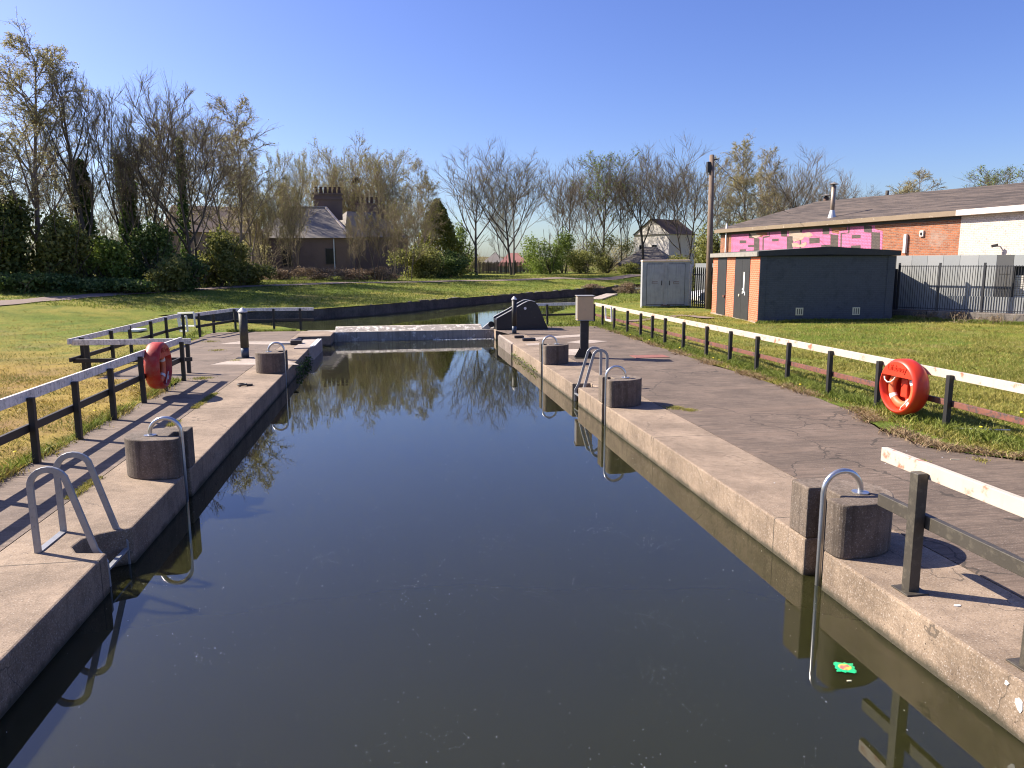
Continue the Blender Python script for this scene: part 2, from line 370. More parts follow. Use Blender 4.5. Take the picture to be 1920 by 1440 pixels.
# water
t = NT('canal_water'); p = t.wpos()
w1 = t.noise(1.0, 3, .5, t.mapping(p, (1.6, 3.2, 1))); w2 = t.noise(1.0, 2, .5, t.mapping(p, (7, 12, 1)))
far = t.n('SeparateXYZ', {'Vector': p}).outputs[1]; fm = t.n('MapRange', {0: far, 1: 12., 2: 30., 3: .15, 4: 1.}).outputs[0]
calm = t.math('MULTIPLY', t.math('ADD', w1, t.math('MULTIPLY', w2, .35)), fm)
murk_reflect = t.mix(t.mix((.019, .0195, .006), (.026, .026, .009), t.noise(.4, 3, .5, p)), (.05, .055, .014), t.ramp(t.math('MULTIPLY', far, .01), [(.27, 0.), (.30, 1.)]))  # olive murk; the greener part past the gate stands in for the bank's reflection
M['water'] = t.pbsdf(murk_reflect, .0, normal=t.bump(calm, .05, .03), spec=.5, IOR=1.56, **{'Subsurface Weight': 1.0, 'Subsurface Radius': (1, 1, .8), 'Subsurface Scale': .45})
# ---------------------------------------------------------------- terrain
XL, XR, WZ = -2.46, 3.51, -0.345
rnd = random.Random(3)
def jag(a, b, n, amp):
    out = []
    for i in range(n):
        u = i/n; x = a[0]+(b[0]-a[0])*u; y = a[1]+(b[1]-a[1])*u
        j = rnd.uniform(-amp, amp) if i else 0; dx, dy = b[0]-a[0], b[1]-a[1]; L = math.hypot(dx, dy)
        out.append((x-dy/L*j, y+dx/L*j))
    return out
left_edge = [(-4.45, -9), (-4.45, 8), (-4.47, 16.45), (-5.3, 16.6), (-6.33, 16.8), (-6.25, 19.1), (-6.24, 21.8), (-6.43, 25.0), (-6.46, 27.9)]
near_left = [(-5.2, 28.0), (-3.3, 27.85)]
shore_left = [(-3.25, 28.25), (-4.3, 30.1), (-5.9, 33), (-8.4, 35.4), (-10.8, 36.4)]
far_wall = [(-10.5, 36.9), (-8, 36.9), (-4, 37.8), (-1.1, 40.6), (5.8, 50.2), (10.5, 55.8), (15, 60.3), (20, 67), (24, 72)]
shore_right = [(27, 70), (22, 62.5), (16.6, 54.8), (13.2, 48.4), (10.3, 41.9), (7.4, 35.0), (5.75, 29.6), (5.7, 27.9)]
right_edge = [(7.68, 27.6), (7.57, 21.9), (7.42, 16.0), (7.47, 12.6), (7.33, 10.8), (6.86, 9.4), (6.84, 8.4), (7.5, 7.62), (9.5, 7.3), (16, 7.0), (16, -9)]
def jagline(pts, amp, step=.35):
    o = []
    for a, b in zip(pts, pts[1:]): o += jag(a, b, max(1, int(math.dist(a, b)/step)), amp)
    return o+[pts[-1]]
LE, RE = jagline(left_edge, .035), jagline(right_edge, .05)
SL, SR = jagline(shore_left, .08, .6), jagline(shore_right, .12, .8)
hole = LE+near_left+SL+far_wall+SR+RE
ctrl = np.array([(-4.5, -5, 0), (-4.5, 8, 0), (-4.5, 16, 0), (-7, 18, -.02), (-7, 26, -.02), (-5, 28, -.02), (-3.3, 28.3, -.03), (-4.3, 30, -.05), (-5.9, 33, -.1), (-8.4, 35.4, -.12),
 (-10.5, 36.9, .1), (-8, 36.9, .18), (-4, 37.8, .22), (-1.1, 40.6, .22), (5.8, 50.2, .2), (10.5, 55.8, .22), (15, 60.3, .26), (20, 67, .25), (24, 72, .3),
 (-10, 10, -.02), (-10, 20, -.02), (-10, 30, .05), (-16, 33, .24), (-13, 36.5, .3), (-25, 20, .2), (-25, 5, .2), (-40, 20, .6), (-18, 37.4, .72), (-15.3, 43.2, .83), (-9.8, 50.6, 1.0), (-3.5, 57.8, 1.02), (5.15, 64.6, .92), (16, 71, .99), (25, 75.8, 1.16), (-22, 33, .6), (-30, 32, .7),
 (-21, 44, 1.08), (-17.6, 50, 1.02), (-30, 40, 1.0), (-50, 40, 1.2), (-30, 70, 1.1), (0, 75, 1.1), (20, 90, 1.2), (60, 110, 1.2), (0, 120, 1.2), (-60, 100, 1.5), (0, 250, 1.5), (100, 250, 1.5), (-100, 250, 2), (150, 60, .5), (-100, 20, 1.5),
 (7.5, 8, 0), (7.5, 20, -.01), (7.7, 27.6, -.02), (5.7, 29, -.04), (7.4, 35, -.08), (10.3, 42, -.08), (13.2, 48.4, -.05), (16.6, 54.8, 0), (22, 62.5, .1), (12, 20, -.01), (12, 30, 0), (14, 27, .03), (20, 26.5, .12), (13, 38.5, 0), (18, 40, 0), (24, 30, .1), (27, 26, .15), (27, 40, 0), (14, 12, 0), (20, 16, .02), (40, 10, .1), (16, 45, 0), (22, 55, .1), (40, 50, .1), (60, 30, .2)], float)
def _k(d): return d
A_ = _k(np.linalg.norm(ctrl[:, None, :2]-ctrl[None, :, :2], axis=2)); A_ = np.vstack([np.hstack([A_+np.eye(len(ctrl))*.2*0, np.ones((len(ctrl), 1))]), np.hstack([np.ones((1, len(ctrl))), [[0]]])])
W_ = np.linalg.solve(A_, np.append(ctrl[:, 2], 0))
def tz(xy):
    xy = np.atleast_2d(np.array(xy, float)[..., :2]); out = np.empty(len(xy))
    for i in range(0, len(xy), 20000):
        q = xy[i:i+20000]; out[i:i+20000] = np.linalg.norm(q[:, None]-ctrl[None, :, :2], axis=2)@W_[:-1]+W_[-1]
    return out
def lump(xy):
    x, y = xy[:, 0], xy[:, 1]
    return .018*np.sin(x*1.7+np.sin(y*.9)*2)+.016*np.sin(y*2.1+np.sin(x*1.3)*2)+.008*np.sin(x*5.1+y*4.3)
def zg(x, y): return float(tz([(x, y)])[0])
def in_poly(P, poly):
    x, y = P[:, 0], P[:, 1]; c = np.zeros(len(P), bool); n = len(poly)
    for i in range(n):
        x1, y1 = poly[i]; x2, y2 = poly[(i+1) % n]
        if y1 == y2: continue
        c ^= ((y1 > y) != (y2 > y)) & (x < (x2-x1)*(y-y1)/(y2-y1)+x1)
    return c
path_c = [dep(*q)[:2] for q in ((-200, 581, 29), (0, 568, 34), (200, 553, 40), (450, 537, 48), (650, 530, 56), (850, 527, 64), (1050, 521, 72), (1190, 515, 78))]+[(40, 83), (60, 88)]
def near_path(P, w=1.0):
    m = np.full(len(P), 1e9)
    for a, b in zip(path_c, path_c[1:]):
        a = np.array(a); b = np.array(b); ab = b-a; t_ = np.clip(((P-a)@ab)/(ab@ab), 0, 1); m = np.minimum(m, np.linalg.norm(P-a-t_[:, None]*ab, axis=1))
    return m
pts = []
xs = np.concatenate([np.arange(-30, -4, .8), np.arange(7, 30, .8)])
for y in np.arange(-8, 34, .8):
    for x in xs: pts.append((x+rnd.uniform(-.2, .2), y+rnd.uniform(-.2, .2)))
for y in np.arange(34, 95, 1.6):
    for x in np.arange(-34, 48, 1.6): pts.append((x+rnd.uniform(-.4, .4), y+rnd.uniform(-.4, .4)))
for y in np.arange(-10, 400, 18):
    for x in np.arange(-220, 260, 18): pts.append((float(x)+.3, float(y)+.2))
pts += [(-260, -12), (300, -12), (300, 460), (-260, 460)]
P_ = np.array(pts); P_ = P_[~in_poly(P_, hole)]
hp = [Vector(p) for p in hole]; allp = hp+[Vector(tuple(p)) for p in P_]
ed = [(i, (i+1) % len(hp)) for i in range(len(hp))]
V2, E2, F2, *_r = delaunay_2d_cdt(allp, ed, [], 0, 1e-5)
V2 = np.array([tuple(v) for v in V2]); T = np.array([f for f in F2 if len(f) == 3])
cen = V2[T].mean(axis=1); T = T[~in_poly(cen, hole)]
Z2 = tz(V2)+lump(V2)*np.clip((V2[:, 1]*0+1), 0, 1)
hb = near_path(V2); Z2 = np.where(hb < 1.2, tz(V2), Z2)
edge = np.min(np.linalg.norm(V2[:, None]-np.array(LE+RE)[None], axis=2), axis=1) if len(V2) < 40000 else np.full(len(V2), 9.)
Z2 = np.where(edge < .05, np.maximum(Z2, .004), Z2)
V3 = np.column_stack([V2, Z2]); a_, b_, c_ = V3[T[:, 0]], V3[T[:, 1]], V3[T[:, 2]]
fl = np.cross(b_-a_, c_-a_)[:, 2] < 0; T[fl] = T[fl][:, ::-1]
# skirt down into the canal along the soft shores
sk = []; ns = len(V3); add = []
for line in (SL, SR):
    for (p, q) in zip(line, line[1:]):
        b0 = len(V3)+len(add); zp, zq = zg(*p), zg(*q)
        m_ = lambda u, v: (u[0]+(v[1]), u[1]+v[0])
        add += [(p[0], p[1], zp+.01), (q[0], q[1], zq+.01), (q[0], q[1], -1.2), (p[0], p[1], -1.2)]; sk.append((b0, b0+1, b0+2, b0+3))
V3 = np.vstack([V3, np.array(add)])
o = raw('ground', V3, [T, np.array(sk)], M['grass'], smooth=True); kind(o, 'structure')
# path ribbon
pc = []
for a, b in zip(path_c, path_c[1:]):
    for i in range(8): u = i/8; pc.append((a[0]+(b[0]-a[0])*u, a[1]+(b[1]-a[1])*u))
V, Fq = [], []
for i, p in enumerate(pc):
    q = pc[min(i+1, len(pc)-1)]; r_ = pc[max(0, i-1)]; d = np.array(q)-np.array(r_); d /= np.linalg.norm(d); n = np.array([-d[1], d[0]])
    w = .72+.12*math.sin(i*1.7)
    for s_ in (-1, -.33, .33, 1): c = np.array(p)+n*s_*w; V.append((c[0], c[1], zg(*c)+.035))
    if i: Fq += [[4*i-4+j, 4*i-3+j, 4*i+1+j, 4*i+j] for j in range(3)]
o = raw('path', np.array(V), np.array(Fq), M['path'], smooth=True); kind(o, 'structure')
# water
b = MB(); b.add([(-14, -9, WZ), (30, -9, WZ), (30, 76, WZ), (-14, 76, WZ)], [[0, 1, 2, 3]])
kind(b.build('water', M['water']), 'structure')
b = MB(); b.add([(-14, -9, -1.5), (30, -9, -1.5), (30, 76, -1.5), (-14, 76, -1.5)], [[0, 1, 2, 3]]); kind(b.build('canal_bed', M['stone_dark']), 'structure')

# ---------------------------------------------------------------- lock walls (coping strips with notches) and paving
def notch(x, s, y0, y1, d): return [(x, y0), (x-s*-d if False else x+s*d, y0), (x+s*d, y1), (x, y1)]
SLOTL, SLOTR = [(8.80, 9.06), (17.15, 17.40)], [(5.44, 5.72), (11.95, 12.2), (17.38, 17.62)]
wl = [(XL, -9), (XL, 6.42), (XL-.26, 6.47), (XL-.35, 6.62), (XL-.34, 6.8), (XL-.22, 6.92), (XL, 7.03)]
for y0, y1 in SLOTL: wl += notch(XL, -1, y0, y1, .15)
wl += [(XL, 24.35), (-3.2, 24.35), (-3.2, 25.7), (-2.15, 25.7), (-2.15, 27.15), (-2.4, 27.6), (-3.38, 27.85)]
# the coping strip is split where the paving seam runs
wl += [(-3.38, 25.7), (-3.38, -9)]
wl = [p for p in wl]
def wall_piece(poly, z0=-1.4, z1=0.0): 
    return MB().prism(poly, z0, z1)
LW = thing('lock_wall', 'long concrete lock wall in shade along the left side of the water, with ladder recess', 'lock wall', (XL, 0, 0))
wall_piece(wl).build('coping', M['coping'], LW, bevel=.018)
wr = [(XR, -9)]
def nr(y0, y1, d): return [(XR, y0), (XR+d, y0), (XR+d, y1), (XR, y1)]
wr += nr(*SLOTR[0], .15)+nr(*SLOTR[1], .15)+nr(13.88, 14.36, .38)+nr(*SLOTR[2], .15)
wr += [(XR, 21.95), (XR+.05, 21.95), (XR+.05, 24.9), (XR+.75, 24.9), (XR+.75, 26.6), (XR+.12, 26.6), (XR+.12, 27.6), (4.42, 27.8), (4.42, -9)]
RW = thing('lock_wall', 'long sunlit concrete lock wall along the right side of the water', 'lock wall', (XR, 0, 0))
wall_piece(wr).build('coping', M['coping'], RW, bevel=.018)
b = MB()   # ribbed timber fender on the right lock face
for i in range(17): y = 22.0+i*.17; b.box(XR-.05, XR+.03, y, y+.09, -1.2, -.01)
b.box(XR-.01, XR+.045, 21.97, 24.87, -1.2, .012)
b.build('ribbed_fender', M['pale_concrete'], RW, bevel=.008)
b = MB(); b.prism([(XL+.0, 21.9), (XL+.12, 22.1), (XL+.16, 24.3), (XL-.42, 24.3), (XL-.42, 21.9)], -.5, .035)
b.build('pale_slab', M['pale_concrete'], LW, bevel=.01)
b = MB(); b.box(XL+.02, XL+.08, 22.0, 24.2, .036, .06); b.box(XL+.10, XL+.15, 22.2, 24.2, .036, .06); b.build('guide_strip', M['white_paint'], LW)
for (yy_, zz_, r_) in ((3.42, -.14, .035), (3.52, -.06, .016), (3.36, -.02, .014)):
    b = MB(); n_k = 9; q_ = [(XR-.004, yy_+r_*math.cos(k_*.7)*rnd.uniform(.6, 1.2), zz_+r_*1.2*math.sin(k_*.7)*rnd.uniform(.6, 1.2)) for k_ in range(n_k)]; b.add(q_+[(XR+.001, y_, z_) for x_, y_, z_ in q_], [list(range(n_k))[::-1]]+[[i, (i+1) % n_k, n_k+(i+1) % n_k, n_k+i] for i in range(n_k)]); b.build('bird_dropping', M['litter_white'], RW)
# paving sheets
pl = [(-3.38, -9), (-3.38, 27.85)]+[tuple(p) for p in near_left[:1]]+LE[::-1]
o = MB().prism(pl, -.4, 0.0).build('left_pavement', M['paving_left']); kind(o, 'structure')
pr = [(4.42, -9), (4.42, 27.8), (5.7, 27.9)]+RE
o = MB().prism(pr, -.4, 0.0).build('right_pavement', M['pavement']); kind(o, 'structure')
# pale concrete pads set flush in the paving
def pad(pts, z=.004, m='pale_concrete'):
    o = MB().prism([gz(*p)[:2] for p in pts], z-.003, z).build('paving_pad', M[m]); kind(o, 'structure')
pad([(395, 684), (470, 668), (520, 668), (560, 684)]); pad([(412, 645), (450, 640), (592, 640), (585, 647)])
pad([(1062, 642), (1098, 637), (1140, 640), (1098, 645)], .005); pad([(1063, 655), (1090, 655), (1110, 664), (1105, 666), (1063, 666)])
pad([(985, 634), (1090, 627), (1090, 631), (990, 638)]); pad([(930, 620), (1020, 617), (1060, 622), (960, 628)], .004, 'paving_left')
pad([(985, 645), (1012, 643), (1012, 647), (990, 648)], .005)
b = MB(); b.box(6.05, 6.95, 17.95, 18.5, 0, .012)
kind(b.build('drain_grate', M['drain_red']), 'structure')

# ---------------------------------------------------------------- D shaped concrete blocks with mooring tubes
def arc(cx, cy, r, a0, a1, n): return [(cx+r*math.cos(a0+(a1-a0)*i/n), cy+r*math.sin(a0+(a1-a0)*i/n)) for i in range(n+1)]
def block(x, s, y0, y1, slot, label, ht=.46, r=.36):
    cy = (y0+y1)/2; hy = (y1-y0)/2
    rc_ = .09; P = [(x+s*(.002+rc_*(1-math.sin(q_))), y0+rc_*(1-math.cos(q_))) for q_ in [math.pi/2*(1-j_/6) for j_ in range(7)]]+[(x+s*.22, y0)]
    k = 26
    for i in range(1, k): a = -math.pi/2+math.pi*i/k; P.append((x+s*(.22+.44*math.cos(a)), cy+hy*math.sin(a)))
    P += [(x+s*.22, y1), (x+s*.002, y1), (x+s*.002, slot[1]), (x+s*.15, slot[1]), (x+s*.15, slot[0]), (x+s*.002, slot[0])]
    root = thing('mooring_block', label, 'concrete block', (x+s*.3, cy, 0), 'D shaped concrete blocks along the lock edge')
    MB().prism(P, .001, ht).build('block', M['block_concrete'], root, bevel=.014)
    ty = slot[0]+.08; tx = x+s*.02; fx = x+s*.36
    pts = [(tx, ty, -1.3), (tx, ty, .2), (tx, ty, ht+.02)]
    pts += [((tx+fx)/2-s*(s*(fx-tx)/2)*math.cos(math.pi*i/14), ty, ht+.03+.17*math.sin(math.pi*i/14)) for i in range(1, 15)]
    pts += [(fx, ty, ht-.01)]
    tb = MB().tube(pts, .024, 14).build('mooring_tube', M['steel'], root, smooth=True)
    MB().lathe((fx, ty, ht), [(.001, .001), (.07, .001), (.07, .012), (.03, .016), (.026, .016)], 20).build('flange', M['steel'], root)
block(XL, -1, 8.62, 9.32, SLOTL[0], 'nearest D shaped block on the shaded left lock wall, behind the big grey ladder hoops')
block(XL, -1, 16.92, 17.62, SLOTL[1], 'farther block on the left wall, right of the green stained post')
block(XR, 1, 5.22, 6.0, SLOTR[0], 'largest and nearest block, under the white and grey railing end on the right')
block(XR, 1, 11.75, 12.45, SLOTR[1], 'right wall block just in front of the twin ladder hoops')
block(XR, 1, 17.15, 17.85, SLOTR[2], 'farthest right wall block, beside the pedestal cabinet')

# ladders
def ladder(x, s, ys, label):
    root = thing('lock_ladder', label, 'ladder', (x+s*.3, ys[0], 0), 'grey hoop ladders at the lock edge')
    for y in ys:
        fx = x+s*.58; pts = [(fx, y, .0), (fx+s*.005, y, .45), (fx+s*.005, y, .58)]
        cxx = fx-s*.14; pts += [(cxx+s*.145*math.cos(math.pi*i/12), y, .58+.14*math.sin(math.pi*i/12)) for i in range(1, 11)]
        pts += [(cxx-s*.155, y, .55), (x+s*.13, y, .0), (x+s*.06, y, -.12), (x+s*.05, y, -1.2)]
        MB().strip(pts, .052, .03).build('side_rail', M['ladder_grey'], root, bevel=.004)
    for z in (-.2, -.45):
        MB().box(x+s*.05-.02, x+s*.05+.02, ys[0]+.015, ys[1]-.015, z, z+.02).build('rung', M['ladder_grey'], root)
    MB().box(x+s*.58-.03, x+s*.58+.03, ys[0]+.016, ys[1]-.016, .001, .012).build('foot_plate', M['ladder_grey'], root)
ladder(XL, -1, (6.52, 7.02), 'large near pair of grey hoops at the left wall recess')
ladder(XR, 1, (13.9, 14.34), 'smaller pair of grey hoops on the right wall between two concrete blocks')

# ---------------------------------------------------------------- post and rail fences
def fence(label, posts, side, top=(.72, .845), mid=(.325, .41), mt='rail_white', mm='rail_rust', ph=.79, pw=.075, ext=(0, 0), zoff=0, posts_front=True, mp='post_black', rw=.045, mext=None, paths=None, group=None, plates=False):
    """posts: list of (x, y); rails run on the side given by the vector 'side' from the posts"""
    root = thing('post_and_rail_fence', label, 'fence', (posts[0][0], posts[0][1], zoff))
    sd = np.array([side[0], side[1], 0.]); sd /= np.linalg.norm(sd)
    rp = [np.array([p[0], p[1], zoff])+sd*(pw/2+rw/2) for p in (paths or posts)]
    d0 = rp[0]-rp[1]; d0 /= np.linalg.norm(d0); d1 = rp[-1]-rp[-2]; d1 /= np.linalg.norm(d1)
    for nm, (z0, z1), m, ex in (('top_rail', top, mt, ext), ('mid_rail', mid, mm, mext or ext)):
        q = list(rp); q[0] = q[0]+d0*ex[0]; q[-1] = q[-1]+d1*ex[1]; b = MB()
        # split only at real bends
        keep = [q[0]]
        for i in range(1, len(q)-1):
            u = q[i]-keep[-1]; v = q[i+1]-q[i]
            if abs(u[0]*v[1]-u[1]*v[0])/(np.linalg.norm(u)*np.linalg.norm(v)) > .06: keep.append(q[i])
        keep.append(q[-1])
        for a, c in zip(keep, keep[1:]):
            b.bar(a+[0, 0, (z0+z1)/2], c+[0, 0, (z0+z1)/2], rw, z1-z0)
        b.build(nm, M[m], root, bevel=.005)
    for i, p in enumerate(posts):
        a = np.array(posts[min(i+1, len(posts)-1)])-np.array(posts[max(i-1, 0)])
        tilt = rnd.uniform(-.012, .012)
        b = MB(); b.cbox((p[0], p[1], zoff-.15), a, pw, pw, ph+.15+rnd.uniform(-.006, .006))
        b.v = [(v[0]+(v[2]-zoff)*tilt, v[1], v[2]) for v in b.v]
        b.build('post', M[mp] if not (mm == 'rail_rust' and i in (9, 15)) else M['rail_dark'], root, bevel=.006)
        if plates: MB().cbox((p[0], p[1], .001), a, .18, .18, .012).build('base_plate', M['rail_grey'], root, bevel=.003)
    return root
LFY = [6.9, 8.25, 9.66, 10.93, 12.25, 13.7, 14.95, 16.25]
fence('black posts with grimy white top rail along the left paving, carrying the left lifebuoy housing', [(-4.40, y) for y in LFY], (-1, 0), top=(.775, .90), mid=(.39, .49), ph=.82, mt='rail_white_left', mm='rail_dark', ext=(3, .25))
fence('short cross fence behind the left lifebuoy, joining the near and rear left fences', [(-6.75, 17.62), (-5.35, 17.5), (-4.6, 17.45)], (0, -1), top=(.66, .785), mid=(.27, .36), ph=.66, mt='rail_white_left', mm='rail_dark', ext=(.3, .1))
fence('rear left fence running back towards the white frame gate', [(-6.98, 17.95), (-6.98, 19.75), (-7.05, 21.3), (-7.0, 22.9), (-7.0, 24.4), (-6.9, 25.9)], (-1, 0), top=(.70, .82), mid=(.31, .40), ph=.79, mt='rail_white_left', mm='rail_dark', ext=(.55, .0))
fence('far left fence bending in front of the dark canal wall, ending over the water', [(-6.5, 26.3), (-6.35, 27.65), (-5.8, 28.6), (-4.42, 28.55), (-3.45, 28.5)], (-.2, 1), top=(.70, .82), mid=(.31, .40), ph=.79, mt='rail_white_left', mm='rail_dark', ext=(.2, .5), paths=[(-6.5, 26.3), (-5.85, 28.6), (-3.45, 28.5)])
RFY = [5.1, 6.5, 7.95, 9.38, 10.95, 12.35, 13.82, 15.12, 16.46, 17.8, 19.35, 20.75, 21.85, 22.95, 24.34, 25.9, 27.4, 28.6]
fence('long right fence with white top rail and rusty red mid rail between paving and grass', [(7.86, y) for y in RFY], (1, 0), ext=(.6, .1), mt='rail_white', mm='rail_rust')
fence('near railing of square posts bolted to the right lock edge, rust blistered white top rail', [(3.70, y) for y in (4.62, 3.56, 2.5)], (1, 0), top=(.855, .965), mid=(.49, .59), ph=.905, pw=.085, ext=(.5, .4), mt='rail_white', mm='rail_grey', mp='rail_grey', plates=True, rw=.05)
fence('short far right fence behind the black gate housing', [(4.9, 28.75), (6.0, 28.8), (7.6, 29.1)], (0, 1), top=(.73, .845), mid=(.33, .41), mt='rail_white_left', mm='rail_dark', ext=(.3, .2))

def framegate(label, quads, w=.05):
    root = thing('frame_gate', label, 'gate', quads[0][0])
    for q in quads:
        b = MB()
        for a, c in zip(q, q[1:]+q[:1]): b.bar(a, np.array(c)+1e-4, w, w, up=(.1, 1, 0.05))
        b.build('frame', M['white_paint'], root)
framegate('white painted tubular frame gate at the gap in the left fence', [[atY(334, 587, 28.2), atY(363, 586, 27.5), atY(366, 611, 27.5), atY(340, 611, 28.2)], [atY(333, 594, 26.8), atY(349, 593, 26.5), atY(352, 621, 26.5), atY(338, 621, 26.8)]])
framegate('small white frame gate let into the far end of the right fence', [[atY(1135, 575, 25.75), atY(1146, 576, 25.1), atY(1147, 602, 25.1), atY(1136, 600, 25.75)]], .05)

# ---------------------------------------------------------------- bollard posts
def pillar(x, y, h, r, label, dark='bollard_dark'):
    root = thing('marker_post', label, 'post', (x, y, 0), 'tall round posts with pale caps')
    MB().lathe((x, y, 0), [(r, .28), (r, h-.1)], 28).build('shaft', M[dark], root, smooth=True)
    MB().lathe((x, y, 0), [(r*.92, .012), (r*.92, .28)], 28).build('painted_foot', M['blue_band'], root, smooth=True)
    MB().lathe((x, y, 0), [(r*1.14, h-.1), (r*1.14, h-.075), (r*.25, h+.015), (.005, h+.02)], 28).build('cap', M['cap_white'], root)
    MB().box(x-r*2.0, x+r*2.0, y-r*1.6, y+r*1.6, .005, .014).build('base_plate', M['rail_dark'], root)
pillar(-3.86, 20.0, 1.29, .105, 'tall green stained round post with white cap on the left paving')
pillar(4.08, 25.15, 1.27, .085, 'thin dark round post with white cap in front of the black curved housing', 'post_black')

# control cabinet
px, py = 4.79, 18.35
root = thing('control_cabinet', 'tan metal control cabinet on a black steel pedestal on the right paving', 'control cabinet', (px, py, 0))
d = np.array([.93, -.12]); d /= np.linalg.norm(d)
MB().cbox((px, py, .98), d, .42, .40, .59).build('cabinet_box', M['cabinet_tan'], root, bevel=.006)
b = MB(); b.cbox((px, py, 1.575), d, .47, .45, .018); b.build('lid', M['cabinet_side'], root, bevel=.003); b = MB(); b.cbox((px, py, .965), d, .45, .43, .014); b.build('floor_plate', M['cabinet_side'], root, bevel=.003)
n_ = np.array([-d[1], d[0]])
c0 = np.array([px, py])-d*.2-n_*.0
b = MB(); b.cbox((c0[0]-.004, c0[1], 1.0), (n_[0], n_[1]), .012, .39, .55); b.build('door', M['cabinet_side'], root, bevel=.003)
b = MB(); b.cbox((px, py, .012), d, .20, .20, .955); b.build('pedestal', M['housing_black'], root, bevel=.004)
b = MB(); b.cbox((px-.105*d[0], py-.105*d[1], .3), d, .03, .012, .6); b.build('cable_duct', M['cabinet_side'], root)
b = MB()
for s_ in (-1, 1):
    a = np.array([px, py])+d*s_*.10; e = a+d*s_*.14
    for off in (-.09, .09):
        q = n_*off; b.add([(a[0]+q[0]-n_[0]*.004, a[1]+q[1]-n_[1]*.004, .012), (e[0]+q[0]-n_[0]*.004, e[1]+q[1]-n_[1]*.004, .012), (a[0]+q[0]-n_[0]*.004, a[1]+q[1]-n_[1]*.004, .26), (a[0]+q[0]+n_[0]*.004, a[1]+q[1]+n_[1]*.004, .012), (e[0]+q[0]+n_[0]*.004, e[1]+q[1]+n_[1]*.004, .012), (a[0]+q[0]+n_[0]*.004, a[1]+q[1]+n_[1]*.004, .26)],
                          [[0, 1, 2], [5, 4, 3], [0, 3, 4, 1], [1, 4, 5, 2], [2, 5, 3, 0]])
        b.build('gusset', M['housing_black'], root); b = MB()
MB().cbox((px, py, .001), d, .46, .5, .012).build('base_plate', M['rail_grey'], root)

# gate beam across the lock
G = thing('lock_gate', 'grey concrete coloured gate beam lying across the lock with a paler sloping top', 'lock gate', (0, 27.2, 0))
b = MB(); b.add([(x, y, z) for x in (XL-.7, 4.1) for y, z in ((27.15, -1.2), (27.15, -.005), (28.1, -.005), (28.1, -1.2))], [[0, 1, 2, 3], [7, 6, 5, 4], [0, 4, 5, 1], [1, 5, 6, 2], [2, 6, 7, 3], [3, 7, 4, 0]])
b.build('beam', M['gate_concrete'], G, bevel=.01)
b = MB(); b.add([(x, y, z) for x in (-2.12, 3.22) for y, z in ((27.32, -.004), (27.62, .14), (27.95, .14), (28.0, -.004))], [[0, 1, 2, 3], [7, 6, 5, 4], [0, 4, 5, 1], [1, 5, 6, 2], [2, 6, 7, 3], [3, 7, 4, 0]])
b.build('sloping_top', M['gate_top'], G, bevel=.01)
b = MB(); b.add([(x, y, z) for y in (27.35, 27.55) for x, z in ((3.2, 0), (3.48, .22), (3.62, .26), (3.66, .12), (3.5, .0))], [[4, 3, 2, 1, 0], [5, 6, 7, 8, 9], [0, 1, 6, 5], [1, 2, 7, 6], [2, 3, 8, 7], [3, 4, 9, 8], [4, 0, 5, 9]])
b.build('lifting_arm', M['ladder_grey'], G)
MB().lathe((3.56, 27.28, .17), [(.11, 0), (.11, .07)], 16, axis=(0, 1, 0)).build('roller', M['housing_black'], G)

# black curved machinery housing
prof = [(3.68, .01), (3.68, .42), (4.25, .72), (4.65, .95), (4.82, 1.03), (4.95, 1.05), (5.1, 1.0), (5.22, .86), (5.36, .55), (5.47, .28), (5.6, .01)]
Hs = thing('gate_machine_housing', 'black hump backed steel housing of the gate machinery beside the lock', 'machine housing', (4.5, 26.7, 0))
def plate(y0, y1, pr):
    b = MB(); n = len(pr); b.add([(x, y0, z) for x, z in pr]+[(x, y1, z) for x, z in pr], [list(range(n)), list(range(2*n-1, n-1, -1))]+[[i, n+i, n+(i+1) % n, (i+1) % n] for i in range(n)]); return b
plate(26.68, 26.72, prof).build('side_plate', M['housing_black'], Hs)
plate(27.50, 27.54, prof).build('side_plate', M['housing_black'], Hs)
plate(26.73, 27.49, [(x+.0, max(z-.06, .01)) for x, z in prof]).build('hood', M['housing_black'], Hs)
for y in (26.66, 27.48):
    b = MB()
    for (x0, z0), (x1, z1) in zip(prof[1:6], prof[2:7]): b.bar((x0, y+.04, z0+.012), (x1, y+.04, z1+.012), .07, .02)
    b.build('edge_strip', M['cap_white'], Hs)
MB().lathe((4.73, 26.66, .78), [(.05, 0), (.05, .02)], 14, axis=(0, 1, 0)).build('badge', M['litter_white'], Hs)

# low steel fittings on the coping
def fitting(x, y, label, w=.5, l=.3):
    root = thing('hatch_fitting', label, 'fitting', (x, y, 0))
    MB().box(x-.16, x+.16, y-l/2, y+l/2, .001, .13).build('box', M['rail_dark'], root, bevel=.01)
    MB().box(x-w, x-.165, y-.06, y+.06, .02, .06).build('arm', M['ladder_grey'], root, bevel=.005)
    MB().tube([(x-.17, y+.05, .05), (x-.17, y+.05, .16), (x+.14, y+.05, .16)], .012, 8).build('loop', M['steel'], root)
fitting(-2.95, 23.1, 'low dark steel fitting with a rod on the left coping near the gate')
b = MB(); b.box(3.95, 4.35, 22.65, 22.85, .001, .09); tag(b.build('steel_bar', M['housing_black'], bevel=.01), 'nearer of two short black steel bars lying on the right coping', 'steel bar', 'short black bars on the coping')
b = MB(); b.box(3.85, 4.15, 23.6, 23.78, .001, .08); tag(b.build('steel_bar', M['housing_black'], bevel=.01), 'farther of two short black steel bars lying on the right coping', 'steel bar', 'short black bars on the coping')
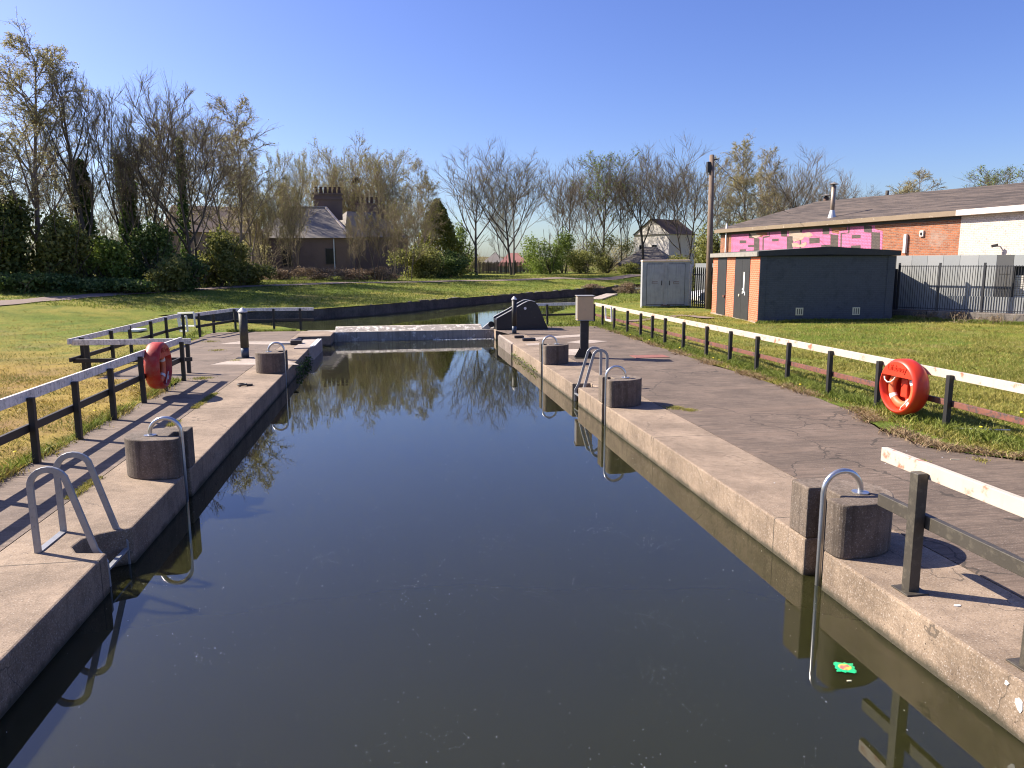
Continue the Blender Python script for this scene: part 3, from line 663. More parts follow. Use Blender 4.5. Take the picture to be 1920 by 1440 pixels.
# small black mooring ring lying on the left coping
root = thing('mooring_ring', 'small black iron ring lying on the left coping', 'mooring ring', (-3.05, 15.3, 0))
ring = [(-3.05+.085*math.cos(a*math.pi/8), 15.3+.085*math.sin(a*math.pi/8), .035) for a in range(17)]
MB().tube(ring, .016, 8).build('ring', M['rail_dark'], root, smooth=True)
MB().box(-2.96, -2.85, 15.26, 15.34, .002, .04).build('staple', M['rail_dark'], root, bevel=.006)

# ---------------------------------------------------------------- lifebuoys in red housings
def lifebuoy(c, s, label, mat, mlabel, R=.43, yaw=0.):
    """c: centre of the back, s: direction (+1/-1 in X) the open face looks, yaw turns it about z"""
    c = np.array(c); ax = np.array([s*math.cos(yaw), math.sin(yaw)*1.0, 0]); up = np.array([0, 0, 1.]); rt = np.cross(up, ax)
    root = thing('lifebuoy_housing', label, 'lifebuoy housing', c, 'red lifebuoy housings on the fences')
    def P(r, a, h): return c+ax*h+rt*(r*math.cos(a))+up*(r*math.sin(a))
    n = 48; b = MB(); prof = [(.26, .0), (R-.03, .0), (R, .06), (R, .21), (R-.025, .25), (R-.05, .262)]
    vs = [P(r, 2*math.pi*j/n, h) for r, h in prof for j in range(n)]
    fs = [[i*n+j, i*n+(j+1) % n, (i+1)*n+(j+1) % n, (i+1)*n+j] for i in range(len(prof)-1) for j in range(n)]
    fs.append(list(range(n))[::-1]); b.add(vs, fs)
    b.build('shell', M[mat], root, smooth=True)
    b = MB()   # front hood: segment above the straight opening edge, plus an inner rim
    za = math.asin(.42); m = 16; out = [P((R-.045), za+(math.pi-2*za)*j/m, .262) for j in range(m+1)]
    inn = [q-ax*.02 for q in out]; k = m+1
    b.add(out+inn, [list(range(k)), list(range(2*k-1, k-1, -1))]+[[i, k+i, k+(i+1) % k, (i+1) % k] for i in range(k)])
    b.build('front_hood', M[mat], root)
    b = MB(); n2 = 48; pr2 = [(R-.05, .26), (R-.075, .235), (R-.075, .03)]
    vs = [P(r, 2*math.pi*j/n2, h) for r, h in pr2 for j in range(n2)]
    b.add(vs, [[i*n2+(j+1) % n2, i*n2+j, (i+1)*n2+j, (i+1)*n2+(j+1) % n2] for i in range(2) for j in range(n2)]); b.build('inner_wall', M[mat], root, smooth=True)
    cen = MB(); q = c+ax*.005; cen.obox(q-rt*.075-up*.17, rt*.15, up*.30, ax*.12); cen.build('rope_drum', M[mat], root, bevel=.02)
    if True:  # raised lettering on the hood
        cu = bpy.data.curves.new('t', 'FONT'); cu.body = 'Lifebuoy'; cu.size = .125; cu.extrude = .004; cu.align_x = 'CENTER'; cu.align_y = 'CENTER'
        ot = bpy.data.objects.new('t', cu); COL.objects.link(ot); dg = bpy.context.evaluated_depsgraph_get(); me = bpy.data.meshes.new_from_object(ot.evaluated_get(dg)); bpy.data.objects.remove(ot)
        Rm = Matrix((tuple(rt)+(0,), tuple(up)+(0,), tuple(ax)+(0,), (0, 0, 0, 1))).transposed(); me.transform(Matrix.Translation(Vector(tuple(ax*.268+up*.285)))@Rm); me.materials.clear(); me.materials.append(M[mat])
        o = bpy.data.objects.new('lettering', me); COL.objects.link(o); o.parent = root
    rg = thing('lifebuoy', mlabel, 'lifebuoy', c+ax*.13, 'ring buoys inside the housings')
    rc = c+ax*.13-up*.03; r0, r1 = .255, .062
    def T(a, t_, rr=r1): return rc+(rt*math.cos(a)+up*math.sin(a))*(r0+rr*math.cos(t_))+ax*rr*math.sin(t_)*.85
    n, m = 48, 14; b = MB(); b.add([T(2*math.pi*i/n, 2*math.pi*j/m) for i in range(n) for j in range(m)], [[i*m+j, i*m+(j+1) % m, ((i+1) % n)*m+(j+1) % m, ((i+1) % n)*m+j] for i in range(n) for j in range(m)])
    b.build('ring', M['ring_orange'], rg, smooth=True)
    for a0 in (.35, 1.9, 3.6, 5.3):
        b = MB(); aa = [a0+.09*i for i in range(4)]; b.add([T(a, 2*math.pi*j/m, r1+.003) for a in aa for j in range(m)], [[i*m+j, i*m+(j+1) % m, (i+1)*m+(j+1) % m, (i+1)*m+j] for i in range(3) for j in range(m)]); b.build('tape_band', M['tape_white'], rg, smooth=True)
    pts = [T(a0, 1.2, .075)+up*(-.05*math.sin((a0-1.75)/1.1*math.pi)) for a0 in np.linspace(1.75, 2.85, 10)]
    if s < 0: pts = [rc+rt*x+up*z+ax*.1 for x, z in ((-.02, .27), (-.05, .2), (-.1, .13), (-.17, .08), (-.25, .07), (-.31, .1), (-.325, .15))]
    MB().tube(pts, .011, 8).build('rope', M['rope_white'], rg, smooth=True)
    pts = [rc+rt*x+up*z+ax*.09 for x, z in ((.25, -.12), (.18, -.2), (.1, -.27), (.08, -.32), (.13, -.34), (.2, -.28), (.25, -.2))]
    MB().tube(pts, .010, 8).build('rope', M['rope_white'], rg, smooth=True)
lifebuoy((7.83, 10.13, .50), -1, 'bright red round housing mounted on the right fence', 'buoy_red', 'orange ring buoy with white tape inside the right red housing', yaw=.0)
lifebuoy((-4.44, 14.35, .58), 1, 'faded dark red round housing hung on the left fence', 'buoy_red_faded', 'ring buoy seen edge on inside the left faded housing')

# ---------------------------------------------------------------- grey electrical kiosk
A = np.array(gz(1203, 577)[:2]); dx = np.array([2.42, -.6]); L = np.linalg.norm(dx); dx /= L; dy = np.array([-dx[1], dx[0]]); kh = 2.44
K = thing('kiosk_cabinet', 'large grey double door electrical cabinet standing on the right grass', 'electrical cabinet', (A[0], A[1], 0))
def kb(b, u0, u1, v0, v1, z0, z1):
    o_ = A+dx*u0+dy*v0; b.obox((o_[0], o_[1], z0), (dx[0]*(u1-u0), dx[1]*(u1-u0), 0), (dy[0]*(v1-v0), dy[1]*(v1-v0), 0), (0, 0, z1-z0)); return b
L = 2.5
kb(MB(), 0, L, 0, .95, -.1, kh).build('body', M['kiosk_grey'], K, bevel=.01)
kb(MB(), -.02, L+.02, -.05, 1.0, kh+.002, kh+.11).build('roof', M['kiosk_roof'], K, bevel=.03)
for u0, u1, hs in ((.25, 1.1, 1), (1.38, 2.24, -1)):
    kb(MB(), u0-.022, u1+.022, -.006, -.001, .155, kh-.095).build('door_gap', M['housing_black'], K)
    dr = kb(MB(), u0, u1, -.028, -.007, .18, kh-.12).build('door', M['kiosk_grey'], K, bevel=.006)
    b = kb(MB(), (u1-.09 if hs > 0 else u0+.05), (u1-.05 if hs > 0 else u0+.09), -.045, -.027, 1.2, 1.45); b.build('handle', M['housing_black'], dr)
    c_ = (u0+u1)/2; b = MB(); kb(b, c_-.16, c_+.14, -.03, -.027, 1.37, 1.40); kb(b, c_-.16, c_-.14, -.03, -.027, 1.28, 1.37); kb(b, c_-.12, c_+.14, -.03, -.027, 1.28, 1.295); b.build('vent_slot', M['rail_rust'], dr)
b = MB(); kb(b, 1.10, 1.13, -.03, -.003, .2, kh-.1); kb(b, 1.35, 1.38, -.03, -.003, .2, kh-.1); b.build('centre_strip', M['kiosk_grey'], K)
kb(MB(), 1.0, 1.5, -.03, -.003, .12, .16).build('rust_patch', M['rail_rust'], K)

# ---------------------------------------------------------------- navy brick substation
C0 = np.array([14.16, 27.34]); sd = SD; fd = np.array([sd[1], -sd[0]]); LF, LS, hh = 5.35, 6.1, 2.62
S = thing('substation', 'small navy brick building with orange brick door end and shallow pitched roof', 'substation', (C0[0], C0[1], 0))
def sb(b, u0, u1, v0, v1, z0, z1):
    o_ = C0+fd*u0+sd*v0; b.obox((o_[0], o_[1], z0), (fd[0]*(u1-u0), fd[1]*(u1-u0), 0), (sd[0]*(v1-v0), sd[1]*(v1-v0), 0), (0, 0, z1-z0)); return b
sb(MB(), .0, LF, .0, LS, -.2, hh).build('wall', M['brick_navy'], S)
for v0, v1 in ((-.004, 1.05), (2.92, 4.05), (5.38, LS)):
    sb(MB(), -.012, -.001, v0, v1, -.2, hh-.002).build('brick_pier', M['brick_orange'], S)
sb(MB(), .0, .24, -.03, -.001, -.2, hh-.002).build('corner_pilaster', M['brick_navy'], S); sb(MB(), LF-.3, LF, -.03, -.001, -.2, hh-.002).build('corner_pilaster', M['brick_navy'], S)
d1 = sb(MB(), -.03, -.013, 1.07, 1.98, .06, hh-.08).build('door', M['door_black'], S, bevel=.004); d2 = sb(MB(), -.03, -.013, 1.995, 2.9, .06, hh-.08).build('door', M['door_black'], S, bevel=.004)
d3 = sb(MB(), -.03, -.013, 4.08, 5.35, .06, hh-.08).build('door', M['door_black'], S, bevel=.004)
sb(MB(), -.034, -.031, 1.62, 1.76, 1.15, 2.0).build('paint_stripe', M['litter_white'], d1)
b = MB(); sb(b, -.034, -.031, 1.5, 1.58, 1.05, 1.2); sb(b, -.034, -.031, 1.80, 1.87, 1.1, 1.2); sb(b, -.034, -.031, 1.80, 1.87, 1.25, 1.33); b.build('paint_spot', M['litter_white'], d1)
b = MB(); sb(b, -.08, -.032, 2.1, 2.2, .98, 1.08); b.build('padlock', M['vent_cream'], d2, bevel=.01)
sb(MB(), -.09, -.032, 4.12, 4.3, .85, .95).build('padlock', M['rail_rust'], d3, bevel=.01)
sb(MB(), -.06, -.013, .0, LS, -.1, .05).build('step', M['pale_concrete'], S)
for u in (1.5, 4.05 - .28): 
    v = sb(MB(), u, u+.3, -.02, -.001, .32, .62).build('vent', M['vent_cream'], S, bevel=.004); b = MB()
    for i in range(3): sb(b, u+.05+i*.085, u+.08+i*.085, -.024, -.021, .36, .58)
    b.build('vent_slots', M['rail_dark'], v)
ov = .12; rz = lambda u: hh+.02+.17*(1-abs(u-LF/2)/(LF/2))
b = MB(); V = []
for v in (-ov, LS+ov):
    for u in (-ov, LF/2, LF+ov): q = C0+fd*u+sd*v; z = hh+.19 if u != LF/2 else hh+.36; V.append((q[0], q[1], z))
b.add(V, [[0, 1, 4, 3], [1, 2, 5, 4]]); V2_ = [(x, y, z-.05) for x, y, z in V]; b.add(V2_, [[3, 4, 1, 0], [4, 5, 2, 1]])
b.build('roof', M['slate'], S)
for v0, v1 in ((-ov-.02, -ov+.04), (LS+ov-.04, LS+ov+.02)):
    b = MB()
    q = [C0+fd*u+sd*v for v in (v0, v1) for u in (-ov, LF/2, LF+ov)]
    zt = [hh+.2, hh+.37, hh+.2]; zb = [hh+.02, hh+.06, hh+.02]
    vs = [(q[i][0], q[i][1], zt[i % 3]) for i in range(6)]+[(q[i][0], q[i][1], zb[i % 3]) for i in range(6)]
    b.add(vs, [[0, 1, 7, 6], [1, 2, 8, 7], [9, 10, 4, 3], [10, 11, 5, 4], [0, 3, 4, 1], [1, 4, 5, 2], [6, 7, 10, 9], [7, 8, 11, 10], [0, 6, 9, 3], [2, 5, 11, 8]])
    b.build('gable_fascia', M['fascia_dark'], S)
sb(MB(), -ov-.04, -ov+.02, -ov+.045, LS+ov-.045, hh+.01, hh+.185).build('side_fascia', M['fascia_grey'], S)
sb(MB(), LF+ov-.02, LF+ov+.04, -ov+.045, LS+ov-.045, hh+.01, hh+.185).build('side_fascia', M['fascia_dark'], S)
sb(MB(), -ov, LF+ov, -ov+.05, LS+ov-.05, hh+.005, hh+.02).build('soffit', M['fascia_dark'], S)
# ---------------------------------------------------------------- long brick warehouse
W3 = lambda u, z, off=0.0: (WA[0]+WD[0]*u+WN[0]*off, WA[1]+WD[1]*u+WN[1]*off, z)
def wuv(px, py, off=0.0):
    d = ray(px, py); o_ = WA+WN*off; t = (o_@WN)/(d[:2]@WN); q = d[:2]*t; return float((q-WA)@WD), float(CH+d[2]*t)
def wb(b, u0, u1, f0, f1, z0, z1):
    a = np.array(W3(u0, z0, f0)); b.obox(a, (WD[0]*(u1-u0), WD[1]*(u1-u0), 0), (WN[0]*(f1-f0), WN[1]*(f1-f0), 0), (0, 0, z1-z0)); return b
EZ = 4.62; uW = wuv(1800, 440)[0]; UE = 42.0
Wh = thing('brick_warehouse', 'long single storey warehouse of orange and white painted brick with brown roof', 'warehouse', (WA[0], WA[1], 0))
wb(MB(), 0, uW, -16, 0, -.3, EZ).build('brick_wall', M['wall_brick'], Wh)
wb(MB(), uW, UE, -16, .012, -.3, EZ).build('white_wall', M['wall_white'], Wh)
wb(MB(), -.35, uW, -.2, .38, EZ+.002, EZ+.26).build('gutter', M['gutter'], Wh, bevel=.01)
wb(MB(), uW+.003, UE, -.2, .40, EZ+.003, EZ+.28).build('gutter', M['gutter_white'], Wh, bevel=.01)
wb(MB(), 0, uW, .0, .06, EZ-.16, EZ-.002).build('eaves_shadow_strip', M['fascia_dark'], Wh)  # dark strip standing in for the shadow under the gutter
u1, z1 = wuv(1530, 378, -9); u2, z2 = wuv(1920, 342, -9); zr = (z1+z2)/2
print('RIDGE', u1, z1, u2, z2)
b = MB(); e = EZ+.27
q = [W3(-.4, e, .3), W3(UE, e, .3), W3(UE, z2, -9), W3(u1, z1, -9), W3(-.4, e, -17)]
# roof planes share one gently rising ridge
nn = 40; vs = []; fs = []
for i in range(nn+1):
    u = -.4+(UE+.4)*i/nn; ur = max(u, u1); zz = z1+(z2-z1)*(ur-u1)/(u2-u1); f_ = (u+.4)/(u1+.4) if u < u1 else 1.0
    for j in range(7): w = j/6; rr = w*f_ if u < u1 else w; vs.append(W3(u, e+(zz-e)*(rr), .3-9.3*rr if u >= u1 else .3-9.3*rr))
    vs.append(W3(u, e, -17.5))
for i in range(nn):
    for j in range(7): a = i*8+j; fs.append([a, a+1, a+9, a+8])
b.add(vs, fs); b.build('roof', M['roof_brown'], Wh)
# flues and roof posts
def roofz(u, off): return e+(z1+(z2-z1)*(max(u, u1)-u1)/(u2-u1)-e)*((.3-off)/9.3)
def flue(pxb, pyb, pyt, off, r, label, cap=True, m='flue'):
    u, z = wuv(pxb, pyb, off); zt = wuv(pxb, pyt, off)[1]; c = W3(u, 0, off)
    root = thing('roof_flue', label, 'flue', (c[0], c[1], z), 'flues on the warehouse roof')
    MB().lathe((c[0], c[1], z-.25), [(r, .0), (r, zt-z+.2)], 16).build('pipe', M[m], root, smooth=True)
    if cap:
        MB().lathe((c[0], c[1], zt-.05), [(r*.55, .0), (r*.55, .1)], 10).build('neck', M['fascia_dark'], root)
        MB().lathe((c[0], c[1], zt+.02), [(r*2.2, .0), (r*2.2, .015), (.02, .14)], 20).build('rain_cap', M['slate'], root)
        MB().lathe((c[0], c[1], z-.2), [(r*2.0, 0), (r*1.7, .15), (r*1.02, .5)], 16).build('foot_cone', M['flue_foot'], root)
flue(1560, 403, 347, -1.0, .13, 'tall pale brown flue with conical cap on the warehouse roof')
flue(1548, 385, 368, -9.3, .2, 'short rusty capped flue peeping over the roof ridge', True, 'pot')
flue(1663, 368, 356, -9.3, .12, 'stubby dark post on the roof ridge beside the flues', False, 'stone_dark')
# downpipe and cameras, fittings
u = wuv(1364, 450)[0]; c = W3(u, 0, .12)
dp = MB().tube([(c[0], c[1], 0), (c[0], c[1], 5.3)], .07, 10).build('downpipe', M['downpipe'], Wh, smooth=True)
u = wuv(1700, 460)[0]
b = MB(); wb(b, u-.1, u+.08, .02, .16, 2.85, 3.85); b.build('meter_duct', M['downpipe'], Wh, bevel=.01)
u, z = wuv(1730, 438); b = MB(); wb(b, u-.13, u+.13, .0, .1, z-.16, z+.16); b.build('wall_box', M['gutter_white'], Wh, bevel=.02)
wb(MB(), u-.05, u+.05, .1, .13, z-.08, z+.06).build('wall_box_hole', M['housing_black'], Wh)
u, z = wuv(1876, 462); c = np.array(W3(u, z, .3)); root = thing('security_camera', 'small security camera on the white painted brick wall', 'camera', W3(u, z, .02))
MB().tube([W3(u, z, .01), W3(u, z+.02, .3)], .03, 8).build('arm', M['camera_white'], root)
MB().bar(W3(u+.1, z+.06, .28), W3(u-.12, z+.01, .42), .13, .13).build('camera_body', M['rail_dark'], root, bevel=.01)

# graffiti: four blocky painted letters
def gpoly(pts, off, m, nm):
    P = [wuv(1340+x/6, 380+y/6) for x, y in pts]; n = len(P)
    a = sum(P[i][0]*P[(i+1) % n][1]-P[(i+1) % n][0]*P[i][1] for i in range(n))
    if a > 0: P = P[::-1]
    b = MB(); b.add([W3(u_, z_, off) for u_, z_ in P]+[W3(u_, z_, off-.003) for u_, z_ in P], [list(range(n))[::-1]]+[[i, (i+1) % n, n+(i+1) % n, n+i] for i in range(n)]); GB.setdefault(nm, (m, MB()))[1].add(b.v, b.f)
GB = {}
O, K_, P_k, H_, Wn = 'graffiti_outline', 'graffiti_shadow', 'graffiti_letters', 'graffiti_counters', 'graffiti_worn_patch'
for q in ([(188, 325), (215, 302), (460, 298), (470, 345), (525, 395), (545, 370), (595, 372), (595, 300), (830, 285), (838, 375), (880, 378), (890, 372), (960, 380), (962, 275), (1312, 260), (1320, 340), (1400, 350), (1400, 320), (1490, 308), (1490, 240), (1722, 222), (1802, 232), (1808, 298), (1892, 320), (1882, 600), (188, 600)],): gpoly(q, .006, 'graffiti_pink', O)
for q in ([(205, 328), (400, 318), (402, 345), (462, 345), (462, 400), (505, 402), (505, 600), (200, 600)],
          [(540, 382), (610, 372), (612, 305), (760, 300), (762, 318), (815, 318), (815, 378), (882, 380), (882, 600), (538, 600)],
          [(958, 385), (975, 330), (962, 325), (980, 280), (1232, 272), (1235, 285), (1290, 288), (1292, 352), (1310, 355), (1392, 365), (1390, 600), (955, 600)],
          [(1418, 342), (1502, 335), (1508, 246), (1700, 238), (1702, 258), (1768, 260), (1770, 330), (1862, 335), (1858, 600), (1412, 600)]): gpoly(q, .011, 'graffiti_black', K_)
for q in ([(205, 350), (385, 335), (388, 400), (445, 402), (443, 475), (375, 478), (376, 500), (442, 500), (440, 600), (203, 600)],
          [(622, 320), (746, 312), (750, 380), (815, 382), (812, 600), (553, 600), (556, 398), (622, 385)],
          [(988, 300), (1215, 286), (1216, 355), (1306, 360), (1304, 472), (1200, 478), (1200, 600), (975, 600), (975, 400)],
          [(1522, 266), (1680, 258), (1684, 335), (1766, 340), (1760, 600), (1430, 600), (1435, 352), (1520, 346)]): gpoly(q, .016, 'graffiti_pink', P_k)
for q in ([(283, 425), (358, 425), (358, 455), (283, 458)], [(283, 525), (355, 522), (355, 560), (283, 560)], [(648, 408), (722, 406), (722, 435), (648, 437)], [(1068, 398), (1184, 394), (1184, 455), (1068, 462)], [(1545, 365), (1645, 362), (1645, 398), (1545, 402)], [(1535, 482), (1645, 478), (1645, 540), (1535, 540)]): gpoly(q, .021, 'graffiti_black', H_)
for q in ([(885, 300), (960, 285), (965, 330), (1000, 345), (1070, 330), (1110, 365), (1070, 392), (1010, 385), (990, 420), (940, 425), (900, 440), (880, 420)], [(870, 455), (930, 450), (960, 475), (1030, 440), (1040, 470), (1000, 500), (880, 500)], [(400, 345), (462, 340), (520, 375), (470, 400), (430, 385)], [(840, 290), (885, 285), (885, 380), (840, 375)]): gpoly(q, .025, 'graffiti_worn', Wn); GB['graffiti_worn_patch'][1].build(Wn, M['graffiti_worn'], Wh); GB.pop(Wn)
for q in ([(462, 312), (592, 302), (590, 360), (520, 372), (470, 350)], [(1320, 255), (1485, 240), (1485, 300), (1350, 325), (1322, 305)]): gpoly(q, .027, 'wall_brick', 'bare_brick_patch')
for nm, (m, b) in GB.items(): b.build(nm, M[m], Wh)

# grey clad annex in front of the brick wall, on a slightly raised yard
QA, QB = np.array(dep(1640, 500, 31.4)[:2]), np.array(dep(1920, 500, 27.4)[:2]); QD = (QB-QA)/np.linalg.norm(QB-QA); QN = np.array([QD[1], -QD[0]])
if QN[0] > 0: QN = -QN
V3_ = lambda u, z, off=0.0: (QA[0]+QD[0]*u+QN[0]*off, QA[1]+QD[1]*u+QN[1]*off, z)
def vuv(px, py, off=0.0):
    d = ray(px, py); o_ = QA+QN*off; t = (o_@QN)/(d[:2]@QN); q = d[:2]*t; return float((q-QA)@QD), float(CH+d[2]*t)
def vb(b, u0, u1, f0, f1, z0, z1):
    b.obox(np.array(V3_(u0, z0, f0)), (QD[0]*(u1-u0), QD[1]*(u1-u0), 0), (QN[0]*(f1-f0), QN[1]*(f1-f0), 0), (0, 0, z1-z0)); return b
CT = 2.63; YZ = .45
pxs = [1654, 1667, 1680, 1709, 1738, 1768, 1799, 1834, 1868, 1900]
us = [vuv(x, 500)[0] for x in pxs]+[vuv(1990, 500)[0]]; UQ = us[-1]
Cl = thing('cladding_wall', 'row of pale and dark grey cladding panels in front of the brick warehouse', 'cladding', V3_(us[0], 0))
cols = ['clad_pale', 'clad_dark', 'clad_pale', 'clad_light', 'clad_pale', 'clad_light', 'clad_pale', 'clad_light', 'clad_dark']
for i in range(9): vb(MB(), us[i]+.004, us[i+1]-.004, -.3, .0, -.3, CT).build('panel', M[cols[i]], Cl, bevel=.004)
a = us[9]; vb(MB(), a+.004, UQ, -.3, .0, CT-.42, CT).build('panel', M['clad_light'], Cl, bevel=.004)
b = MB(); vb(b, a+.004, a+.05, -.3, -.01, -.3, CT-.425); vb(b, a+.055, UQ, -.3, -.2, 1.85, CT-.425); b.build('shutter_frame', M['fascia_dark'], Cl)
b = MB()
for k in range(19): z = .3+k*.083; vb(b, a+.055, UQ, -.2, -.13, z, z+.066)
b.build('roller_shutter', M['shutter'], Cl)
vb(MB(), us[3], UQ, .003, .02, YZ, 1.05).build('plinth_panel', M['clad_light'], Cl, bevel=.004)
b = MB(); P0, P1 = V3_(us[0], 0, -.31), V3_(UQ, 0, -.31); u_a = wuv(1640, 500)[0]
b.prism([P0[:2], P1[:2], W3(UE, 0, .02)[:2], W3(u_a-2, 0, .02)[:2]], CT-.12, CT-.02); b.build('flat_roof', M['slate'], Cl)
u = us[8]; b = MB()
for dz in (.9, 1.35, 1.9): vb(b, u+.12, us[9]-.1, .001, .006, dz, dz+.02)
vb(b, us[9]-.2, us[9]-.18, .001, .006, .6, 2.2); b.build('panel_marks', M['rail_grey'], Cl)
def rail_run(label, pxa, pxb, off, ztop, posts, n, m='palisade', zb=YZ+.05, z0=YZ):
    ua, ub = vuv(pxa, 500, off)[0], vuv(pxb, 500, off)[0]; root = thing('bar_railing', label, 'railing', V3_(ua, 0, off))
    for p in posts:
        u = vuv(p, 500, off)[0]; c = V3_(u, 0, off); MB().cbox((c[0], c[1], z0), QD, .07, .07, ztop+.1-z0).build('post', M[m], root)
    for z in (ztop-.03, zb+.05): MB().bar(V3_(ua, z, off), V3_(ub, z, off), .035, .03).build('rail', M[m], root)
    for i in range(n):
        u = ua+(ub-ua)*(i+.5)/n; MB().tube([V3_(u, zb, off), V3_(u, ztop, off)], .012, 6).build('bar', M[m], root)
rail_run('black vertical bar railing on a low kerb before the cladding', 1687, 1990, .5, 2.24, (1687, 1763, 1847, 1935), 62)
rail_run('dark railing section in the shadow right of the navy building', 1660, 1684, .5, 2.0, (1682,), 9)
b = MB(); vb(b, us[0], UQ, .6, -.3, -.3, YZ); kind(b.build('yard', M['paving_left']), 'structure')
b = MB(); vb(b, vuv(1738, 590, .8)[0], UQ, .602, .82, -.3, YZ+.02); tag(b.build('kerb_wall', M['stone_block'], bevel=.02), 'low stained concrete kerb wall under the bar railing', 'kerb wall')
b = MB(); vb(b, vuv(1672, 590, .8)[0], vuv(1737, 590, .8)[0], .602, .9, -.3, YZ-.02); tag(b.build('kerb_wall', M['stone_dark'], bevel=.02), 'dark low wall in the shade beside the navy building', 'kerb wall')

# utility pole and overhead cable
pb, ptp = dep(1328, 580, 38), dep(1335, 291, 38)
root = thing('utility_pole', 'tall leaning wooden utility pole between the kiosk and the navy building', 'utility pole', (pb[0], pb[1], -.1))
MB().tube([(pb[0], pb[1], -.3), tuple((np.array(pb)+np.array(ptp))/2), ptp], [.17, .15, .12], 14).build('pole', M['pole_wood'], root, smooth=True)
q = dep(1329, 312, 37.9); MB().box(q[0]-.11, q[0]+.08, q[1]-.12, q[1]+.08, q[2]-.3, q[2]+.22).build('junction_box', M['post_black'], root, bevel=.01)
q = dep(1335, 299, 38); MB().tube([(q[0]-.05, q[1], q[2]), (q[0]+.3, q[1], q[2]+.0)], .03, 8).build('insulator', M['post_black'], root)
a = np.array(dep(1339, 300, 38)); c = np.array(W3(*wuv(1482, 400, .35), .35)); pts = []
for i in range(21): u = i/20; q = a+(c-a)*u; q[2] -= .45*math.sin(math.pi*u); pts.append(q)
tag(MB().tube(pts, .012, 6).build('overhead_cable', M['cable']), 'thin black cable from the pole down to the warehouse eaves', 'cable')

# small palisade fence behind the pole
pa, pc_ = np.array(dep(1299, 540, 40.5)), np.array(dep(1347, 540, 37.2)); root = thing('palisade_fence', 'black curved top palisade fence between the kiosk and the navy building', 'fence', (pa[0], pa[1], 0))
dv = (pc_-pa); dv[2] = 0; n = 13
for i in range(n):
    q = pa+dv*(i/(n-1)); top = 2.15; MB().strip([(q[0], q[1], 0), (q[0], q[1], top-.3), (q[0]-.02, q[1]-.05, top-.1), (q[0]-.06, q[1]-.16, top)], .07, .03).build('pale', M['palisade'], root)
for z in (.3, 1.75): MB().bar((pa[0], pa[1]+.05, z), (pc_[0], pc_[1]+.05, z), .04, .05).build('rail', M['palisade'], root)
MB().box(pa[0]-.2, pa[0]-.08, pa[1]-.05, pa[1]+.05, 0, 2.3).build('post', M['white_paint'], root)
a = np.array(dep(1304, 520, 44)); c = np.array(dep(1350, 520, 43)); b = MB(); b.bar((a[0], a[1], 1.1), (c[0], c[1], 1.1), .12, 2.5); tag(b.build('yard_wall', M['clad_light']), 'pale grey yard wall behind the palisade fence', 'wall')
# parked car glimpsed through the palisade
q = np.array(dep(1336, 556, 41.5)); cx, cy = q[0]+.9, q[1]
root = thing('parked_car', 'white car half hidden behind the palisade and navy building', 'car', (cx, cy, 0))
side = [(-2.0, .3), (-2.05, .6), (-1.9, .78), (-1.0, .9), (-.45, 1.32), (.8, 1.36), (1.5, .98), (2.0, .9), (2.05, .35)]
b = MB(); n = len(side); b.add([(cx+x, cy-.8, z) for x, z in side]+[(cx+x, cy+.8, z) for x, z in side], [list(range(n))[::-1], list(range(n, 2*n))]+[[i, (i+1) % n, n+(i+1) % n, n+i] for i in range(n)]); b.build('body', M['car_white'], root, bevel=.06)
b = MB(); gl = [(-.85, .92), (-.42, 1.25), (.75, 1.28), (1.25, .97)]; b.add([(cx+x, cy-.815, z) for x, z in gl]+[(cx+x, cy-.80, z) for x, z in gl], [[3, 2, 1, 0], [4, 5, 6, 7]]+[[i, (i+1) % 4, 4+(i+1) % 4, 4+i] for i in range(4)]); b.build('side_window', M['glass_dark'], root)
for x in (-1.3, 1.3):
    w = MB().lathe((cx+x, cy-.84, .31), [(.31, 0), (.31, .2)], 20, axis=(0, 1, 0)).build('wheel', M['tyre'], root); MB().lathe((cx+x, cy-.855, .31), [(.18, 0), (.18, .01)], 16, axis=(0, 1, 0)).build('rim', M['camera_white'], w)

